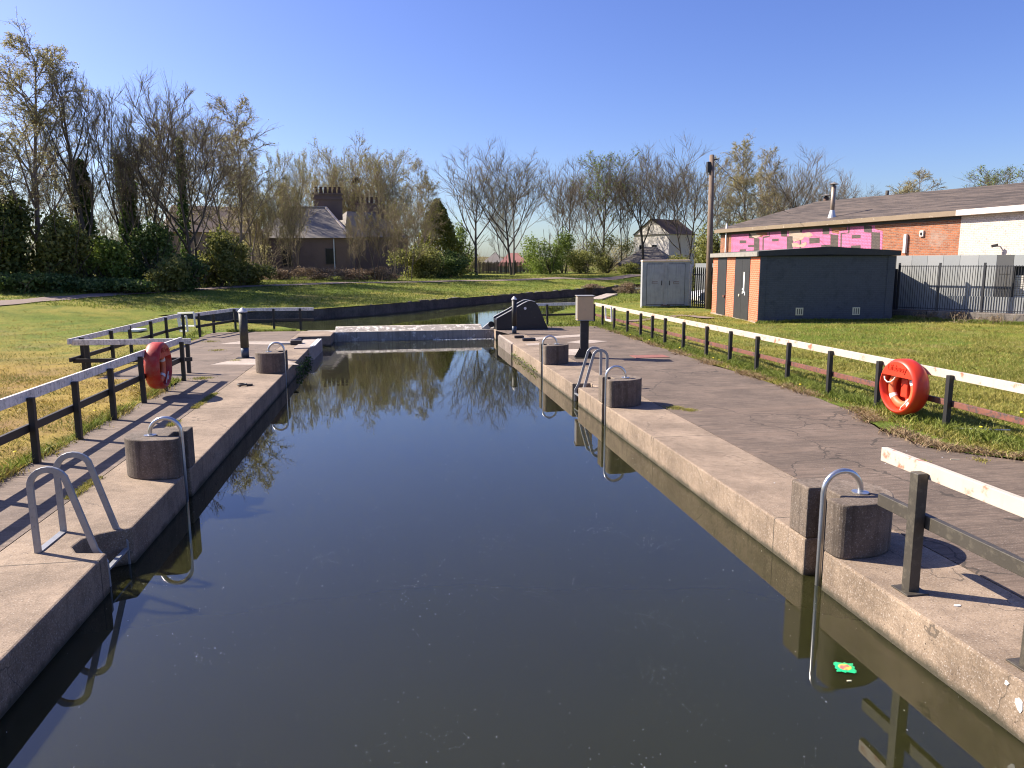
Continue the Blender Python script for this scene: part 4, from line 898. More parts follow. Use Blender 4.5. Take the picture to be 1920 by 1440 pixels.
# ---------------------------------------------------------------- distant buildings
def house(name, label, A_, dir_, L, Wd, ze, zr_, wall, roof, hip=True, z0=-.5, hipin=None, windows=(), ov=.3, cat='house'):
    """A_: near-left corner, dir_: direction of the front wall (length L), depth Wd behind it"""
    root = thing(name, label, cat, (A_[0], A_[1], 0)); u = np.array(dir_, float); u /= np.linalg.norm(u); v = np.array([-u[1], u[0]]); A_ = np.array(A_[:2], float)
    P = lambda a, b_, z: (A_[0]+u[0]*a+v[0]*b_, A_[1]+u[1]*a+v[1]*b_, z)
    def bx(a0, a1, b0, b1, z0_, z1_): return MB().obox(P(a0, b0, z0_), (u[0]*(a1-a0), u[1]*(a1-a0), 0), (v[0]*(b1-b0), v[1]*(b1-b0), 0), (0, 0, z1_-z0_))
    bx(0, L, 0, Wd, z0, ze).build('wall', M[wall], root)
    h = hipin if hipin is not None else Wd/2
    b = MB(); c = [P(-ov, -ov, ze+.01), P(L+ov, -ov, ze+.01), P(L+ov, Wd+ov, ze+.01), P(-ov, Wd+ov, ze+.01)]
    if hip == 'gable_front': r0, r1 = P(L/2, -ov, zr_), P(L/2, Wd+ov, zr_); b.add(c+[r0, r1], [[0, 4, 5, 3], [1, 2, 5, 4], [3, 2, 1, 0]]); g = MB(); q0, q1, q2 = P(0, -.01, ze+.03), P(L, -.01, ze+.03), P(L/2, -.01, zr_-.12); k0, k1, k2 = P(0, .15, ze+.03), P(L, .15, ze+.03), P(L/2, .15, zr_-.12); g.add([q0, q1, q2, k0, k1, k2], [[0, 1, 2], [5, 4, 3], [0, 3, 4, 1], [1, 4, 5, 2], [2, 5, 3, 0]]); g.build('gable', M[wall], root)
    else: r0, r1 = P(h if hip else -ov, Wd/2, zr_), P(L-h if hip else L+ov, Wd/2, zr_); b.add(c+[r0, r1], [[0, 1, 5, 4], [1, 2, 5], [2, 3, 4, 5], [3, 0, 4], [3, 2, 1, 0]])
    rf = b.build('roof', M[roof], root)
    for (a0, z_, w_, h_) in windows:
        fr = bx(a0, a0+w_, -.06, .02, z_, z_+h_).build('window', M['white_paint' if wall == 'render_white' else 'stone_dark'], root); bx(a0+.08, a0+w_-.08, -.075, -.062, z_+.08, z_+h_-.08).build('pane', M['glass_dark'], fr)
    return root, P, bx, rf
def dirc(pa_, pb_): return (pb_[0]-pa_[0], pb_[1]-pa_[1])
# stone house with chimneys behind the saplings
D = 78
ha, hb_ = dep(478, 445, D), dep(655, 445, D+1.0); L_ = math.dist(ha[:2], hb_[:2])
root, P, bx, rf = house('stone_house', 'old red sandstone house with hipped grey roof behind the saplings', ha, dirc(ha, hb_), L_, 9.5, 5.15, 8.7, 'sandstone', 'slate', True, hipin=3.0, windows=((2.6, 2.2, 1.1, 1.9), (7.2, 2.4, 1.1, 1.7)))
b = MB(); r0 = P(3.0, 4.75, 8.74); r1 = P(L_-3.0, 4.75, 8.74); c1 = P(L_+.3, -.3, 5.2); c0_ = P(-.3, -.3, 5.2)
for a_, c_ in ((r0, r1), (r1, c1)): b.bar(a_, c_, .22, .12)
b.build('ridge_tiles', M['ridge_pale'], root)
u_ = L_-1.7
b = bx(u_, u_+.12, -.15, -.04, 0, 5.1); b.build('downpipe', M['downpipe'], root)
# rear wing
wa, wb_ = dep(648, 440, D+6), dep(765, 440, D+12)
root2, P2, bx2, rf2 = house('stone_house', 'lower rear wing of the sandstone house with its own grey roof, to the right', wa, dirc(wa, wb_), math.dist(wa[:2], wb_[:2]), 7, 5.5, 8.6, 'sandstone', 'slate', True, hipin=2.5)
def chimney(rt_, px, pyt, pyb, wpx, dist_, npots, nm='chimney'):
    q = dep(px, pyb, dist_); t_ = dep(px, pyt, dist_); w = wpx*dist_/F; b = MB(); b.box(q[0]-w/2, q[0]+w/2, q[1]-.45, q[1]+.45, q[2]-1.0, t_[2]); b.box(q[0]-w/2-.1, q[0]+w/2+.1, q[1]-.55, q[1]+.55, t_[2]-.55, t_[2]-.3); b.box(q[0]-w/2-.12, q[0]+w/2+.12, q[1]-.57, q[1]+.57, t_[2]+.002, t_[2]+.15)
    c = b.build(nm, M['sandstone'], rt_)
    for i in range(npots): x = q[0]-w/2+w*(i+.5)/npots; MB().lathe((x, q[1], t_[2]+.15), [(.2, 0), (.15, .6), (.18, .72)], 10).build('chimney_pot', M['pot'], c)
chimney(rf, 616, 366, 395, 50, D+6, 6); chimney(rf2, 690, 384, 425, 42, D+13, 5); chimney(rf2, 722, 398, 440, 13, D+13, 1)
# flat brown block behind the left trees
fa, fb = dep(318, 470, 70), dep(492, 470, 74)
root, P, bx, rf = house('brown_house', 'flat topped brown house dimly seen behind the left trees', fa, dirc(fa, fb), math.dist(fa[:2], fb[:2]), 9, 5.5, 8.3, 'harling', 'slate_brown', True, hipin=.8, windows=((2, 2, 1.2, 1.4), (6, 2, 1.2, 1.4)))
# white gabled house
ga, gb = dep(1188, 470, 96), dep(1254, 470, 92)
root, P, bx, rf = house('white_house', 'white rendered house with a gable, left of the utility pole', ga, dirc(ga, gb), math.dist(ga[:2], gb[:2]), 5.6, 5.9, 7.9, 'render_white', 'slate_brown', 'gable_front', windows=((.9, 3.3, .9, 1.4), (2.9, 3.3, .9, 1.4)), ov=.15)
ga, gb = dep(1160, 500, 88), dep(1262, 500, 86)
house('low_house', 'low grey slate roofed house in front of the white house', ga, dirc(ga, gb), math.dist(ga[:2], gb[:2]), 7, 2.2, 4.3, 'harling', 'slate', True, hipin=2.5)
ga, gb = dep(905, 496, 118), dep(950, 496, 118)
house('low_house', 'distant grey roof between the conifer and the bare tree', ga, dirc(ga, gb), math.dist(ga[:2], gb[:2]), 7, 2.4, 4.2, 'harling', 'slate', True, hipin=2)
ga, gb = dep(934, 500, 105), dep(992, 500, 105)
house('low_house', 'distant low house with a pink red roof behind the tall bare tree', ga, dirc(ga, gb), math.dist(ga[:2], gb[:2]), 7, 2.0, 3.9, 'render_white', 'roof_red', True, hipin=1.5)
fa, fb = dep(898, 512, 86), dep(1000, 512, 88); root = thing('board_fence', 'brown garden board fence behind the bare trees', 'fence', (fa[0], fa[1], 1))
b = MB(); n = 40
for i in range(n): q = np.array(fa)+(np.array(fb)-fa)*(i/n); b.box(q[0], q[0]+.13, q[1], q[1]+.03, .8, 2.55+.05*math.sin(i*2.3))
b.build('boards', M['wood_fence'], root)
b = MB()
for i in range(7): q = np.array(fa)+(np.array(fb)-fa)*(i/6); b.box(q[0]-.06, q[0]+.06, q[1]+.04, q[1]+.16, .8, 2.75)
b.build('posts', M['wood_fence'], root)
# dark canal wall on the far bank
def bankwall(label, pts, top, mat, th=.5):
    b = MB()
    for i, (p, q) in enumerate(zip(pts, pts[1:])):
        p, q = np.array(p), np.array(q); d = q-p; n = np.array([-d[1], d[0]])/np.linalg.norm(d)
        z0, z1 = top(p), top(q)
        vs = [(*p, -1.3), (*q, -1.3), (*(q+n*th), -1.3), (*(p+n*th), -1.3), (*p, z0), (*q, z1), (*(q+n*th), z1), (*(p+n*th), z0)]
        b.add(vs, [[3, 2, 1, 0], [4, 5, 6, 7], [0, 1, 5, 4], [1, 2, 6, 5], [2, 3, 7, 6], [3, 0, 4, 7]])
    return b
fw = jagline(far_wall, .05, .9); rr_ = random.Random(5)
b = bankwall('', fw, lambda p: zg(*p)+rr_.uniform(-.03, .06)-.02, 'stone_dark'); tag(b.build('canal_wall', M['stone_dark']), 'dark weathered stone wall along the far bank of the canal', 'canal wall')
a, c = gz(1118, 562), gz(1147, 553.5); b = MB(); b.bar((a[0]-.1, a[1], -.05), (c[0], c[1], .02), .9, .22); tag(b.build('stone_ledge', M['pale_concrete'], bevel=.02), 'pale straight stone ledge at the water behind the control cabinet', 'ledge')
q = gz(240, 617, .1); b = MB(); b.prism([(q[0]+x, q[1]+y) for x, y in ((-.5, -.2), (.45, -.35), (.6, .2), (-.3, .4))], .02, .1); tag(b.build('white_board', M['litter_white'], bevel=.02), 'white board lying on the left grass behind the rear fence', 'board')
# ---------------------------------------------------------------- trees
def tubes(branches, nside):
    """branches: list of (pts (k,3), radii (k)) -> V, F"""
    by = {}
    for p, r in branches: by.setdefault(len(p), []).append((p, r))
    V, Fq, base = [], [], 0
    for k, lst in by.items():
        P = np.array([p for p, r in lst]); R = np.array([r for p, r in lst]); m = len(lst)
        T = np.empty_like(P); T[:, 1:-1] = P[:, 2:]-P[:, :-2]; T[:, 0] = P[:, 1]-P[:, 0]; T[:, -1] = P[:, -1]-P[:, -2]
        T /= np.linalg.norm(T, axis=2, keepdims=True)+1e-9
        ref = np.where(np.abs(T[:, :1, 2:3]) < .8, np.array([0, 0, 1.]), np.array([1., 0, 0])); ref = np.broadcast_to(ref, T.shape)
        U = np.cross(T, ref); U /= np.linalg.norm(U, axis=2, keepdims=True)+1e-9; W = np.cross(T, U)
        a = 2*np.pi*np.arange(nside)/nside
        ring = P[:, :, None]+(U[:, :, None]*np.cos(a)[:, None]+W[:, :, None]*np.sin(a)[:, None])*R[:, :, None, None]
        V.append(ring.reshape(-1, 3)); idx = np.arange(m*k*nside).reshape(m, k, nside)+base
        A = idx[:, :-1]; B = idx[:, 1:]; Fq.append(np.stack([A, np.roll(A, -1, 2), np.roll(B, -1, 2), B], -1).reshape(-1, 4)); base += m*k*nside
    return (np.concatenate(V), np.concatenate(Fq)) if V else (np.zeros((0, 3)), np.zeros((0, 4), int))
def rdir(rg, d, ang, az):
    ref = np.array([0, 0, 1.]) if abs(d[2]) < .95 else np.array([1., 0, 0]); u = np.cross(d, ref); u /= np.linalg.norm(u); w = np.cross(d, u)
    return d*math.cos(ang)+(u*math.cos(az)+w*math.sin(az))*math.sin(ang)
def limb(rg, p, d, L, r, n, wob, trop, taper=.45):
    pts = [p]; rr = [r]; 
    for i in range(n):
        d = d+rg.normal(0, wob, 3)+np.array([0, 0, trop]); d = d/np.linalg.norm(d); p = p+d*L/n; pts.append(p); rr.append(r*(1-(1-taper)*(i+1)/n))
    return np.array(pts), np.array(rr), d
def grow(seed, H_=10., stems=1, clear=.28, lead=.8, r0=.16, limbs=5, lang=.6, lspread=.55, sub=(7, 6), twigs=7, twl=.55, trop=.10, droop=0., wob=.055, decay=(.62, .55), lean=0., spread0=.12, ragged=.2):
    rg = np.random.default_rng(seed); L0, L1, L2, tips = [], [], [], []
    for s_ in range(stems):
        a0 = 2*math.pi*s_/max(1, stems)+rg.uniform(0, 1); sp = spread0 if stems > 1 else .02
        d = np.array([math.cos(a0)*sp+lean, math.sin(a0)*sp, 1.]); d /= np.linalg.norm(d); hh_ = H_*(1 if stems == 1 else rg.uniform(.72, 1.05))
        st = np.array([math.cos(a0), math.sin(a0), 0])*(.0 if stems == 1 else .12*math.sqrt(stems))
        pts, rr, dl = limb(rg, st, d, hh_*lead, r0*(1 if stems == 1 else rg.uniform(.5, .9)), 9, wob*.5, .015, .18); L0.append((pts, rr))
        n1 = limbs; az = rg.uniform(0, 6)
        for i in range(n1):
            t = clear/lead+(1-clear/lead)*(i+.5)/n1; t = min(.98, t+rg.uniform(-.03, .03)); k = t*9; j = int(min(k, 8)); f_ = k-j; p = pts[j]*(1-f_)+pts[j+1]*f_; rl = np.interp(k, range(10), rr)
            tang = pts[j+1]-pts[j]; tang /= np.linalg.norm(tang); az += 2.4+rg.uniform(-.4, .4)
            L = hh_*lspread*(1-.62*((t*lead-clear)/(1-clear)))*rg.uniform(1-ragged, 1+ragged); dd = rdir(rg, tang, lang*rg.uniform(.75, 1.25), az)
            q, qr, _ = limb(rg, p, dd, L, rl*.72, 6, wob, trop, .32); L1.append((q, qr))
            _branch(rg, q, qr, L, sub, twigs, twl, trop, droop, wob, decay, L2, tips)
        _branch(rg, pts[5:], rr[5:], hh_*lead*.4, sub, twigs, twl, trop, droop, wob, decay, L2, tips)
        tips.append((pts[-1], dl, H_*.08, rr[-1]))
    # twig haze from the tips
    tw = []; lv = []
    tp = np.array([t[0] for t in tips]); td = np.array([t[1] for t in tips]); tl = np.array([t[2] for t in tips]); m = len(tips)
    for k in range(twigs):
        dd = td+rg.normal(0, .33, (m, 3))+np.array([0, 0, trop*2.2-droop]); dd /= np.linalg.norm(dd, axis=1, keepdims=True); L = tl*rg.uniform(.5, 1.25, m)*twl*2
        st = tp-td*(tl*rg.uniform(0, .8, m))[:, None]
        mid = st+dd*L[:, None]*.5+rg.normal(0, .03, (m, 3)); dd2 = dd+rg.normal(0, .3, (m, 3))+np.array([0, 0, trop-droop*2.2]); dd2 /= np.linalg.norm(dd2, axis=1, keepdims=True); end = mid+dd2*L[:, None]*.5
        for a, b_, c in zip(st, mid, end): tw.append((np.array([a, b_, c]), np.array([.009, .007, .004])*H_/12))
        lv += [mid, end, (mid+end)/2]
    return L0, L1, L2, tw, np.concatenate(lv)
def _branch(rg, pts, rr, L, sub, twigs, twl, trop, droop, wob, decay, out, tips):
    n = len(pts)-1; az = rg.uniform(0, 6)
    for i in range(sub[0]):
        t = .22+.78*(i+rg.uniform(.2, .8))/sub[0]; k = t*n; j = int(min(k, n-1)); f_ = k-j; p = pts[j]*(1-f_)+pts[j+1]*f_; r = np.interp(k, range(n+1), rr)
        tang = pts[j+1]-pts[j]; tang /= np.linalg.norm(tang); az += 2.4; dd = rdir(rg, tang, rg.uniform(.45, .85), az); l2 = L*decay[0]*(1-.5*t)*rg.uniform(.75, 1.25)
        q, qr, dl = limb(rg, p, dd, l2, max(.02, r*.62), 4, wob*1.3, trop-droop*.4, .35); out.append((q, qr)); tips.append((q[-1], dl, l2*.35, qr[-1])); az2 = rg.uniform(0, 6)
        for i2 in range(sub[1]):
            t2 = .2+.8*(i2+rg.uniform(.2, .8))/sub[1]; k2 = t2*4; j2 = int(min(k2, 3)); f2 = k2-j2; p2 = q[j2]*(1-f2)+q[j2+1]*f2; tg = q[j2+1]-q[j2]; tg /= np.linalg.norm(tg); az2 += 2.4
            d2 = rdir(rg, tg, rg.uniform(.4, .85), az2); l3 = l2*decay[1]*(1-.4*t2)*rg.uniform(.7, 1.3); r3 = max(.012, np.interp(k2, range(5), qr)*.6)
            q3, qr3, d3 = limb(rg, p2, d2, l3, r3, 2, wob*1.5, trop-droop, .4); out.append((q3, qr3)); tips.append((q3[-1], d3, l3*.7, qr3[-1])); tips.append((q3[1], d3, l3*.7, qr3[1]))
def cards(rg, P, size, asp=.55, jit=.05):
    """leaf sized quads with random orientation at points P"""
    m = len(P); P = P+rg.normal(0, jit, (m, 3)); a = rg.normal(0, 1, (m, 3)); a /= np.linalg.norm(a, axis=1, keepdims=True); b_ = np.cross(a, rg.normal(0, 1, (m, 3))); b_ /= np.linalg.norm(b_, axis=1, keepdims=True)
    s_ = (size*rg.uniform(.55, 1.35, m))[:, None]; V = np.stack([P-a*s_, P+b_*s_*asp, P+a*s_, P-b_*s_*asp], 1).reshape(-1, 3); return V, np.arange(m*4).reshape(m, 4)
def join(parts):
    V, Fs, mi, base = [], [], [], 0
    for v, f_, m in parts:
        if len(v) == 0: continue
        V.append(v); Fs.append(f_+base); mi.append(np.full(len(f_), m)); base += len(v)
    return np.concatenate(V), np.concatenate(Fs), np.concatenate(mi)
PROTO = {}
def make_tree(key, name, seed, bark_='bark_dark', twig='twig_dark', leaf=None, nleaf=0, lsize=.05, lfrac_low=0., **kw):
    H_ = kw.get('H_', 10.); L0, L1, L2, tw, lv = grow(seed, **kw); rg = np.random.default_rng(seed+99)
    allz = np.concatenate([t[0][:, 2] for t in tw]); top = np.percentile(allz, 99.7); sc_ = 10./top
    parts = [tubes(L0, 9)+(0,), tubes(L1, 6)+(0,)]
    V, Fc, mi = join(parts)
    cr = [tubes(L2, 4)+(0,), tubes(tw, 3)+(0,)]
    if leaf and nleaf:
        pk = lv[rg.integers(0, len(lv), nleaf)]; cr.append(cards(rg, pk, lsize)+(1,))
    V2_, F2_, m2 = join(cr)
    PROTO[key] = dict(name=name, tr=(V*sc_, Fc, M[bark_]), cr=(V2_*sc_, F2_, m2, [M[twig]]+([M[leaf]] if leaf else [M[twig]])), used=None)
def put_tree(key, base, height, label, rot=0., group=None, wide=1., lean=0., cat='tree'):
    p = PROTO[key]; s_ = height/10.
    if p['used'] is None:
        root = thing(p['name'], label, cat, (0, 0, 0), group); o1 = raw('trunk', p['tr'][0], p['tr'][1], p['tr'][2], root, smooth=True); o2 = raw('crown', p['cr'][0], p['cr'][1], p['cr'][3], root, mi=p['cr'][2]); p['used'] = root
    else:
        root = copy_tree(p['used']); 
        for ch in list(root.children):
            if ch.name.startswith('ivy'): bpy.data.objects.remove(ch)
        root['label'] = label
        if group: root['group'] = group
    root.location = base; root.scale = (s_*wide, s_*wide, s_); root.rotation_euler = (0, lean, rot); ORG[root.name] = (0, 0, 0)
    return root
SY = 'bare sycamores along the far bank'
make_tree('bare1', 'bare_tree', 11, limbs=9, lang=.72, lspread=.66, sub=(6, 4), twigs=3, twl=.75, clear=.30, lead=.82, leaf='leaf_yellow', nleaf=1500, lsize=.03)
make_tree('bare2', 'bare_tree', 23, limbs=9, lang=.7, lspread=.66, sub=(6, 4), twigs=3, twl=.75, clear=.22, lead=.85, stems=2, spread0=.16, r0=.15, leaf='leaf_yellow', nleaf=2600, lsize=.032)
make_tree('bare3', 'bare_tree', 37, limbs=7, lang=.6, lspread=.58, sub=(5, 4), twigs=3, twl=.75, clear=.25, lead=.86, stems=3, spread0=.14, r0=.12, leaf='catkin', nleaf=700, lsize=.03)
make_tree('tall1', 'bare_tree', 41, limbs=9, lang=.5, lspread=.45, sub=(5, 4), twigs=3, twl=.75, clear=.22, lead=.95, r0=.17, trop=.2, leaf='leaf_yellow', nleaf=1500, lsize=.03)
make_tree('tall2', 'bare_tree', 53, limbs=7, lang=.45, lspread=.5, sub=(5, 4), twigs=3, twl=.75, clear=.18, lead=.92, stems=3, spread0=.2, r0=.14, trop=.2, leaf='leaf_yellow', nleaf=3000, lsize=.035)
make_tree('birch1', 'birch_tree', 61, 'bark_birch', 'twig_brown', 'catkin', 14000, .035, limbs=16, lang=.6, lspread=.27, sub=(6, 4), twigs=4, twl=.7, clear=.2, lead=.96, r0=.11, trop=.05, droop=.16)
make_tree('birch2', 'birch_tree', 67, 'bark_birch', 'twig_brown', 'catkin', 9000, .035, limbs=13, lang=.6, lspread=.33, sub=(5, 4), twigs=4, twl=.7, clear=.15, lead=.94, stems=2, spread0=.12, r0=.10, trop=.05, droop=.14)
make_tree('willow1', 'willow_tree', 71, 'bark_grey', 'twig_pale', 'leaf_yellow', 14000, .04, limbs=8, lang=.55, lspread=.55, sub=(6, 4), twigs=3, twl=.7, clear=.15, lead=.9, stems=4, spread0=.22, r0=.10, trop=.12)
make_tree('willow2', 'willow_tree', 79, 'bark_dark', 'twig_pale', 'leaf_yellow', 13000, .04, limbs=7, lang=.5, lspread=.48, sub=(5, 4), twigs=3, twl=.7, clear=.12, lead=.93, stems=5, spread0=.16, r0=.08, trop=.12)
make_tree('sapling', 'sapling_tree', 83, 'bark_dark', 'twig_brown', 'leaf_mid', 2200, .045, limbs=6, lang=.5, lspread=.42, sub=(5, 4), twigs=3, twl=.7, clear=.15, lead=.95, stems=4, spread0=.2, r0=.07, trop=.1)
make_tree('leafing', 'leafing_tree', 89, 'bark_dark', 'twig_dark', 'leaf_spring', 3200, .065, limbs=8, lang=.6, lspread=.55, sub=(6, 4), twigs=3, twl=.7, clear=.22, lead=.88, stems=2, spread0=.15, r0=.12)
def T(key, px, pyb, pyt, D, label, wide=1., rot=0., lean=0., group=None):
    """tree whose foot and top are seen at rows pyb and pyt, D metres away"""
    b_ = dep(px, pyb, D); t_ = dep(px, pyt, D); x, y = b_[0], b_[1]; z = zg(x, y); return put_tree(key, (x, y, z-.1), t_[2]-z+.1, label, rot, group, wide*1.15, lean)
# left group
T('birch1', 78, 545, 72, 43, 'tallest birch with brown catkins at the far left', 1.0, .3, -.02)
T('birch2', -30, 545, 210, 42, 'birch cut off by the left edge of the photo', 1.1, 1.3)
tA = T('tall1', 170, 545, 128, 44, 'tall bare tree with ivy covered trunk right of the tallest birch', .9, .5)
T('tall2', 118, 545, 265, 48, 'smaller bare tree between the tallest birch and the ivy covered tree', .8, 2.)
tB = T('tall2', 262, 545, 160, 46, 'many stemmed bare tree with ivy on its lower forks', .95, .2)
T('birch2', 320, 540, 235, 54, 'brown birch behind the gap between two bare trees', .9, 4.)
tC = T('bare2', 372, 542, 160, 47, 'spreading bare tree with dark crooked trunks', 1.0, .9)
T('birch2', 442, 535, 195, 56, 'brownish birch at the right end of the left tree group', .95, 2.2)
T('birch1', 478, 530, 262, 62, 'thin brown birch just right of the left tree group', .8, 3.3)
T('sapling', 214, 545, 300, 52, 'bare sapling behind the ivy covered tree', 1., 1.)
T('sapling', 30, 545, 300, 50, 'bare sapling behind the tallest birch', 1.1, 2.8)
# saplings and willows in front of the stone house
TH = 'saplings and willows around the stone house'
for i, (k, px, pyb, pyt, D, lb, wd, rt_) in enumerate([
 ('willow2', 497, 530, 318, 64, 'leftmost grey green willow before the stone house', .7, .4),
 ('willow2', 532, 528, 300, 84, 'tall pale willow behind the hipped corner of the stone house', .8, 2.6),
 ('willow2', 618, 528, 290, 94, 'pale willow crown showing behind the big chimney', .8, 1.6),
 ('sapling', 540, 530, 335, 60, 'bare sapling over the hipped corner of the stone house', .6, 1.2),
 ('willow2', 556, 528, 292, 66, 'yellow green willow rising just left of the big chimney', .55, 2.),
 ('willow1', 684, 527, 276, 97, 'biggest round crowned yellow green willow, holding the nest', 1.0, .7),
 ('willow2', 655, 528, 300, 98, 'slender willow behind the biggest willow', .8, 5.),
 ('willow2', 742, 526, 298, 96, 'greyish willow right of the biggest willow', .85, 1.1),
 ('sapling', 672, 526, 372, 60, 'thin sapling before the join of the two stone house roofs', .55, 3.4),
 ('sapling', 740, 526, 345, 66, 'thin sapling right of the smaller chimneys', .6, .9),
 ('sapling', 708, 526, 350, 62, 'bare sapling before the smaller chimneys', .9, 2.2),
 ('birch2', 790, 526, 305, 72, 'brownish birch left of the conifer', .72, .3),
 ('sapling', 768, 526, 345, 64, 'dark sapling left of the conifer foot', .8, 5.2)]):
    T(k, px, pyb, pyt, D, lb, wd, rt_, group=TH)
# bare trees in the middle
for k, px, pyb, pyt, D, lb, wd, rt_ in [
 ('bare1', 893, 519, 278, 79, 'bare round crowned tree left of the tallest middle tree', 1.0, 1.0),
 ('bare2', 962, 521, 268, 80, 'tallest bare tree in the middle with fanned double trunk', 1.0, .35),
 ('sapling', 942, 519, 330, 92, 'thin bare sapling between the two middle trees', .6, 2.),
 ('bare3', 1056, 516, 305, 90, 'finer bare tree right of the tallest middle tree', .9, 1.7),
 ('leafing', 1130, 516, 283, 92, 'half leafed tree with pale green top', 1.0, .5),
 ('bare3', 1098, 516, 330, 98, 'slim bare tree beside the half leafed tree', .8, 3.3),
 ('bare3', 1170, 516, 298, 90, 'leaning bare tree in front of the white gable', .7, 4.4),
 ('bare1', 1207, 520, 283, 88, 'bare tree with dark single trunk before the white house', .95, 2.6),
 ('bare2', 1285, 520, 270, 84, 'broad bare tree just left of the utility pole', .9, 1.9),
 ('bare3', 1245, 520, 300, 96, 'fainter bare tree behind the kiosk', .8, .2)]:
    T(k, px, pyb, pyt, D, lb, wd, rt_, group=SY)
for k, px, pyb, pyt, D, lb, wd, rt_, ln in [
 ('birch1', 1392, 520, 265, 84, 'leaning birch just right of the utility pole', .75, 1.2, -.08),
 ('birch2', 1428, 520, 285, 92, 'birch behind the left end of the brown roof', .7, .8, 0),
 ('bare1', 1492, 520, 284, 92, 'round bare tree above the hip of the warehouse roof', 1.0, 3.1, 0),
 ('bare3', 1462, 520, 325, 98, 'low bare tree left of the round tree above the roof', .9, 1.1, 0),
 ('bare3', 1540, 520, 322, 100, 'small bare tree just left of the capped flue', .9, 5.1, 0),
 ('birch2', 1352, 520, 300, 90, 'brown birch hidden by the utility pole', .8, 5.1, 0),
 ('bare3', 1590, 500, 348, 110, 'bare treetop right of the capped flue', 1.2, .1, 0),
 ('birch2', 1712, 480, 322, 95, 'bare treetop over the middle of the roof ridge', 1.1, 2.9, 0),
 ('leafing', 1862, 470, 308, 80, 'budding treetop over the right end of the roof', 1.2, .1, 0),
 ('bare1', 1835, 470, 330, 95, 'second faint treetop at the right end of the roof', 1., 4.1, 0)]:
    T(k, px, pyb, pyt, D, lb, wd, rt_, ln, group='trees behind the warehouse')
# ivy on the left trees
def ivy(root, px, pyb, pyt, D, r, n, seed, label=None, bend=0):
    rg = np.random.default_rng(seed); a = np.array(dep(px, pyb, D)); a[2] = zg(a[0], a[1]); c = np.array(dep(px+bend, pyt, D)); u = rg.uniform(0, 1, n)**.85; P = a+(c-a)*u[:, None]
    th = rg.uniform(0, 2*math.pi, n); rad_ = r*(1-.6*u)*(.35+.65*rg.uniform(0, 1, n)**.5)*(1+.35*np.sin(u*17+th*2)); P[:, 0] += rad_*np.cos(th); P[:, 1] += rad_*np.sin(th); V, Fc = cards(rg, P, .10, .8, .04)
    rm = Matrix.LocRotScale(root.location, root.rotation_euler, root.scale).inverted(); Rm = np.array(rm); V = V@Rm[:3, :3].T+Rm[:3, 3]
    o = raw('ivy', V, Fc, M['leaf_ivy'], None); o.parent = root; o.location = (0, 0, 0)
ivy(tA, 170, 545, 300, 44, .75, 5200, 1, bend=-22); ivy(tB, 255, 548, 300, 45.5, .7, 4200, 2, bend=-20); ivy(tB, 262, 548, 290, 45.5, .6, 3200, 3, bend=-40); ivy(tC, 350, 530, 260, 46.5, .38, 2200, 4, bend=-14)

# bushes and conifer
def bush(name, base, R, h, n, mat, label, seed, size=.10, stem='bark_dark', lobes=9, group=None, wtwig=26, cat='bush', cone=False):
    rg = np.random.default_rng(seed); root = thing(name, label, cat, base, group); V = []
    if cone:
        u = rg.uniform(0, 1, n)**.75; th = rg.uniform(0, 2*math.pi, n); prof = (1-u)**.8*(1+.16*np.sin(u*38+2*np.sin(th*3)))+.03; rad_ = R*prof*(.55+.45*rg.uniform(0, 1, n)**.4)*(1+.14*np.sin(th*5+u*9)); P = np.column_stack([rad_*np.cos(th), rad_*np.sin(th), u*h])
    else:
        P = []
        for i in range(lobes):
            a = rg.uniform(0, 2*math.pi); rr = R*rg.uniform(0, .8); c = np.array([math.cos(a)*rr, math.sin(a)*rr*.8, h*rg.uniform(.08, .82)*(1-.3*rr/R)]); lr = np.array([R*rg.uniform(.28, .5), R*rg.uniform(.28, .5), h*rg.uniform(.16, .3)])
            m = n//lobes; d = rg.normal(0, 1, (m, 3)); d /= np.linalg.norm(d, axis=1, keepdims=True); q = c+d*lr*(rg.uniform(0, 1, m)**.45)[:, None]*(1+.25*np.sin(d[:, :1]*7+d[:, 2:]*9)); P.append(q)
        P = np.concatenate(P); P = P[P[:, 2] > -.05]
    v, f_ = cards(rg, P, size, .6, size*.5); v = v+np.array(base); raw('foliage', v-np.array(base), f_, M[mat], root)
    br = []
    for i in range(1 if cone else 14):
        a = rg.uniform(0, 6.28); d = np.array([math.cos(a)*.5, math.sin(a)*.5, 1.]) if not cone else np.array([0, 0, 1.]); d /= np.linalg.norm(d); q, qr, _ = limb(rg, np.array([0, 0, -.1]), d, h*(.95 if cone else rg.uniform(.6, .95)), .04 if not cone else .12, 5, .1, 0); br.append((q, qr))
    for i in range(wtwig):
        a = rg.uniform(0, 6.28); rr = R*rg.uniform(0, .8); d = rg.normal(0, .5, 3)+np.array([0, 0, 1.]); d /= np.linalg.norm(d); q, qr, _ = limb(rg, np.array([math.cos(a)*rr, math.sin(a)*rr, 0]), d, h*rg.uniform(.5, 1.15), .014, 5, .22, -.05, .4); br.append((q, qr))
    v, f_ = tubes(br, 4); raw('stems', v, f_, M[stem], root); return root
def B(px, pyb, pyt, D, wpx, n, mat, label, seed, **kw):
    q = dep(px, pyb, D); t_ = dep(px, pyt, D); z = zg(q[0], q[1]); return bush(kw.pop('name', 'bush'), (q[0], q[1], z), wpx*D/F/2, t_[2]-z, n, mat, label, seed, **kw)
BG = 'bushes under the left trees'
B(15, 545, 345, 41, 190, 15000, 'leaf_dark', 'biggest dark green bush at the far left edge', 1, size=.13, group=BG, lobes=14)
B(120, 548, 385, 42, 120, 9000, 'leaf_mid', 'olive green bush right of the biggest dark bush', 2, size=.11, group=BG, lobes=12)
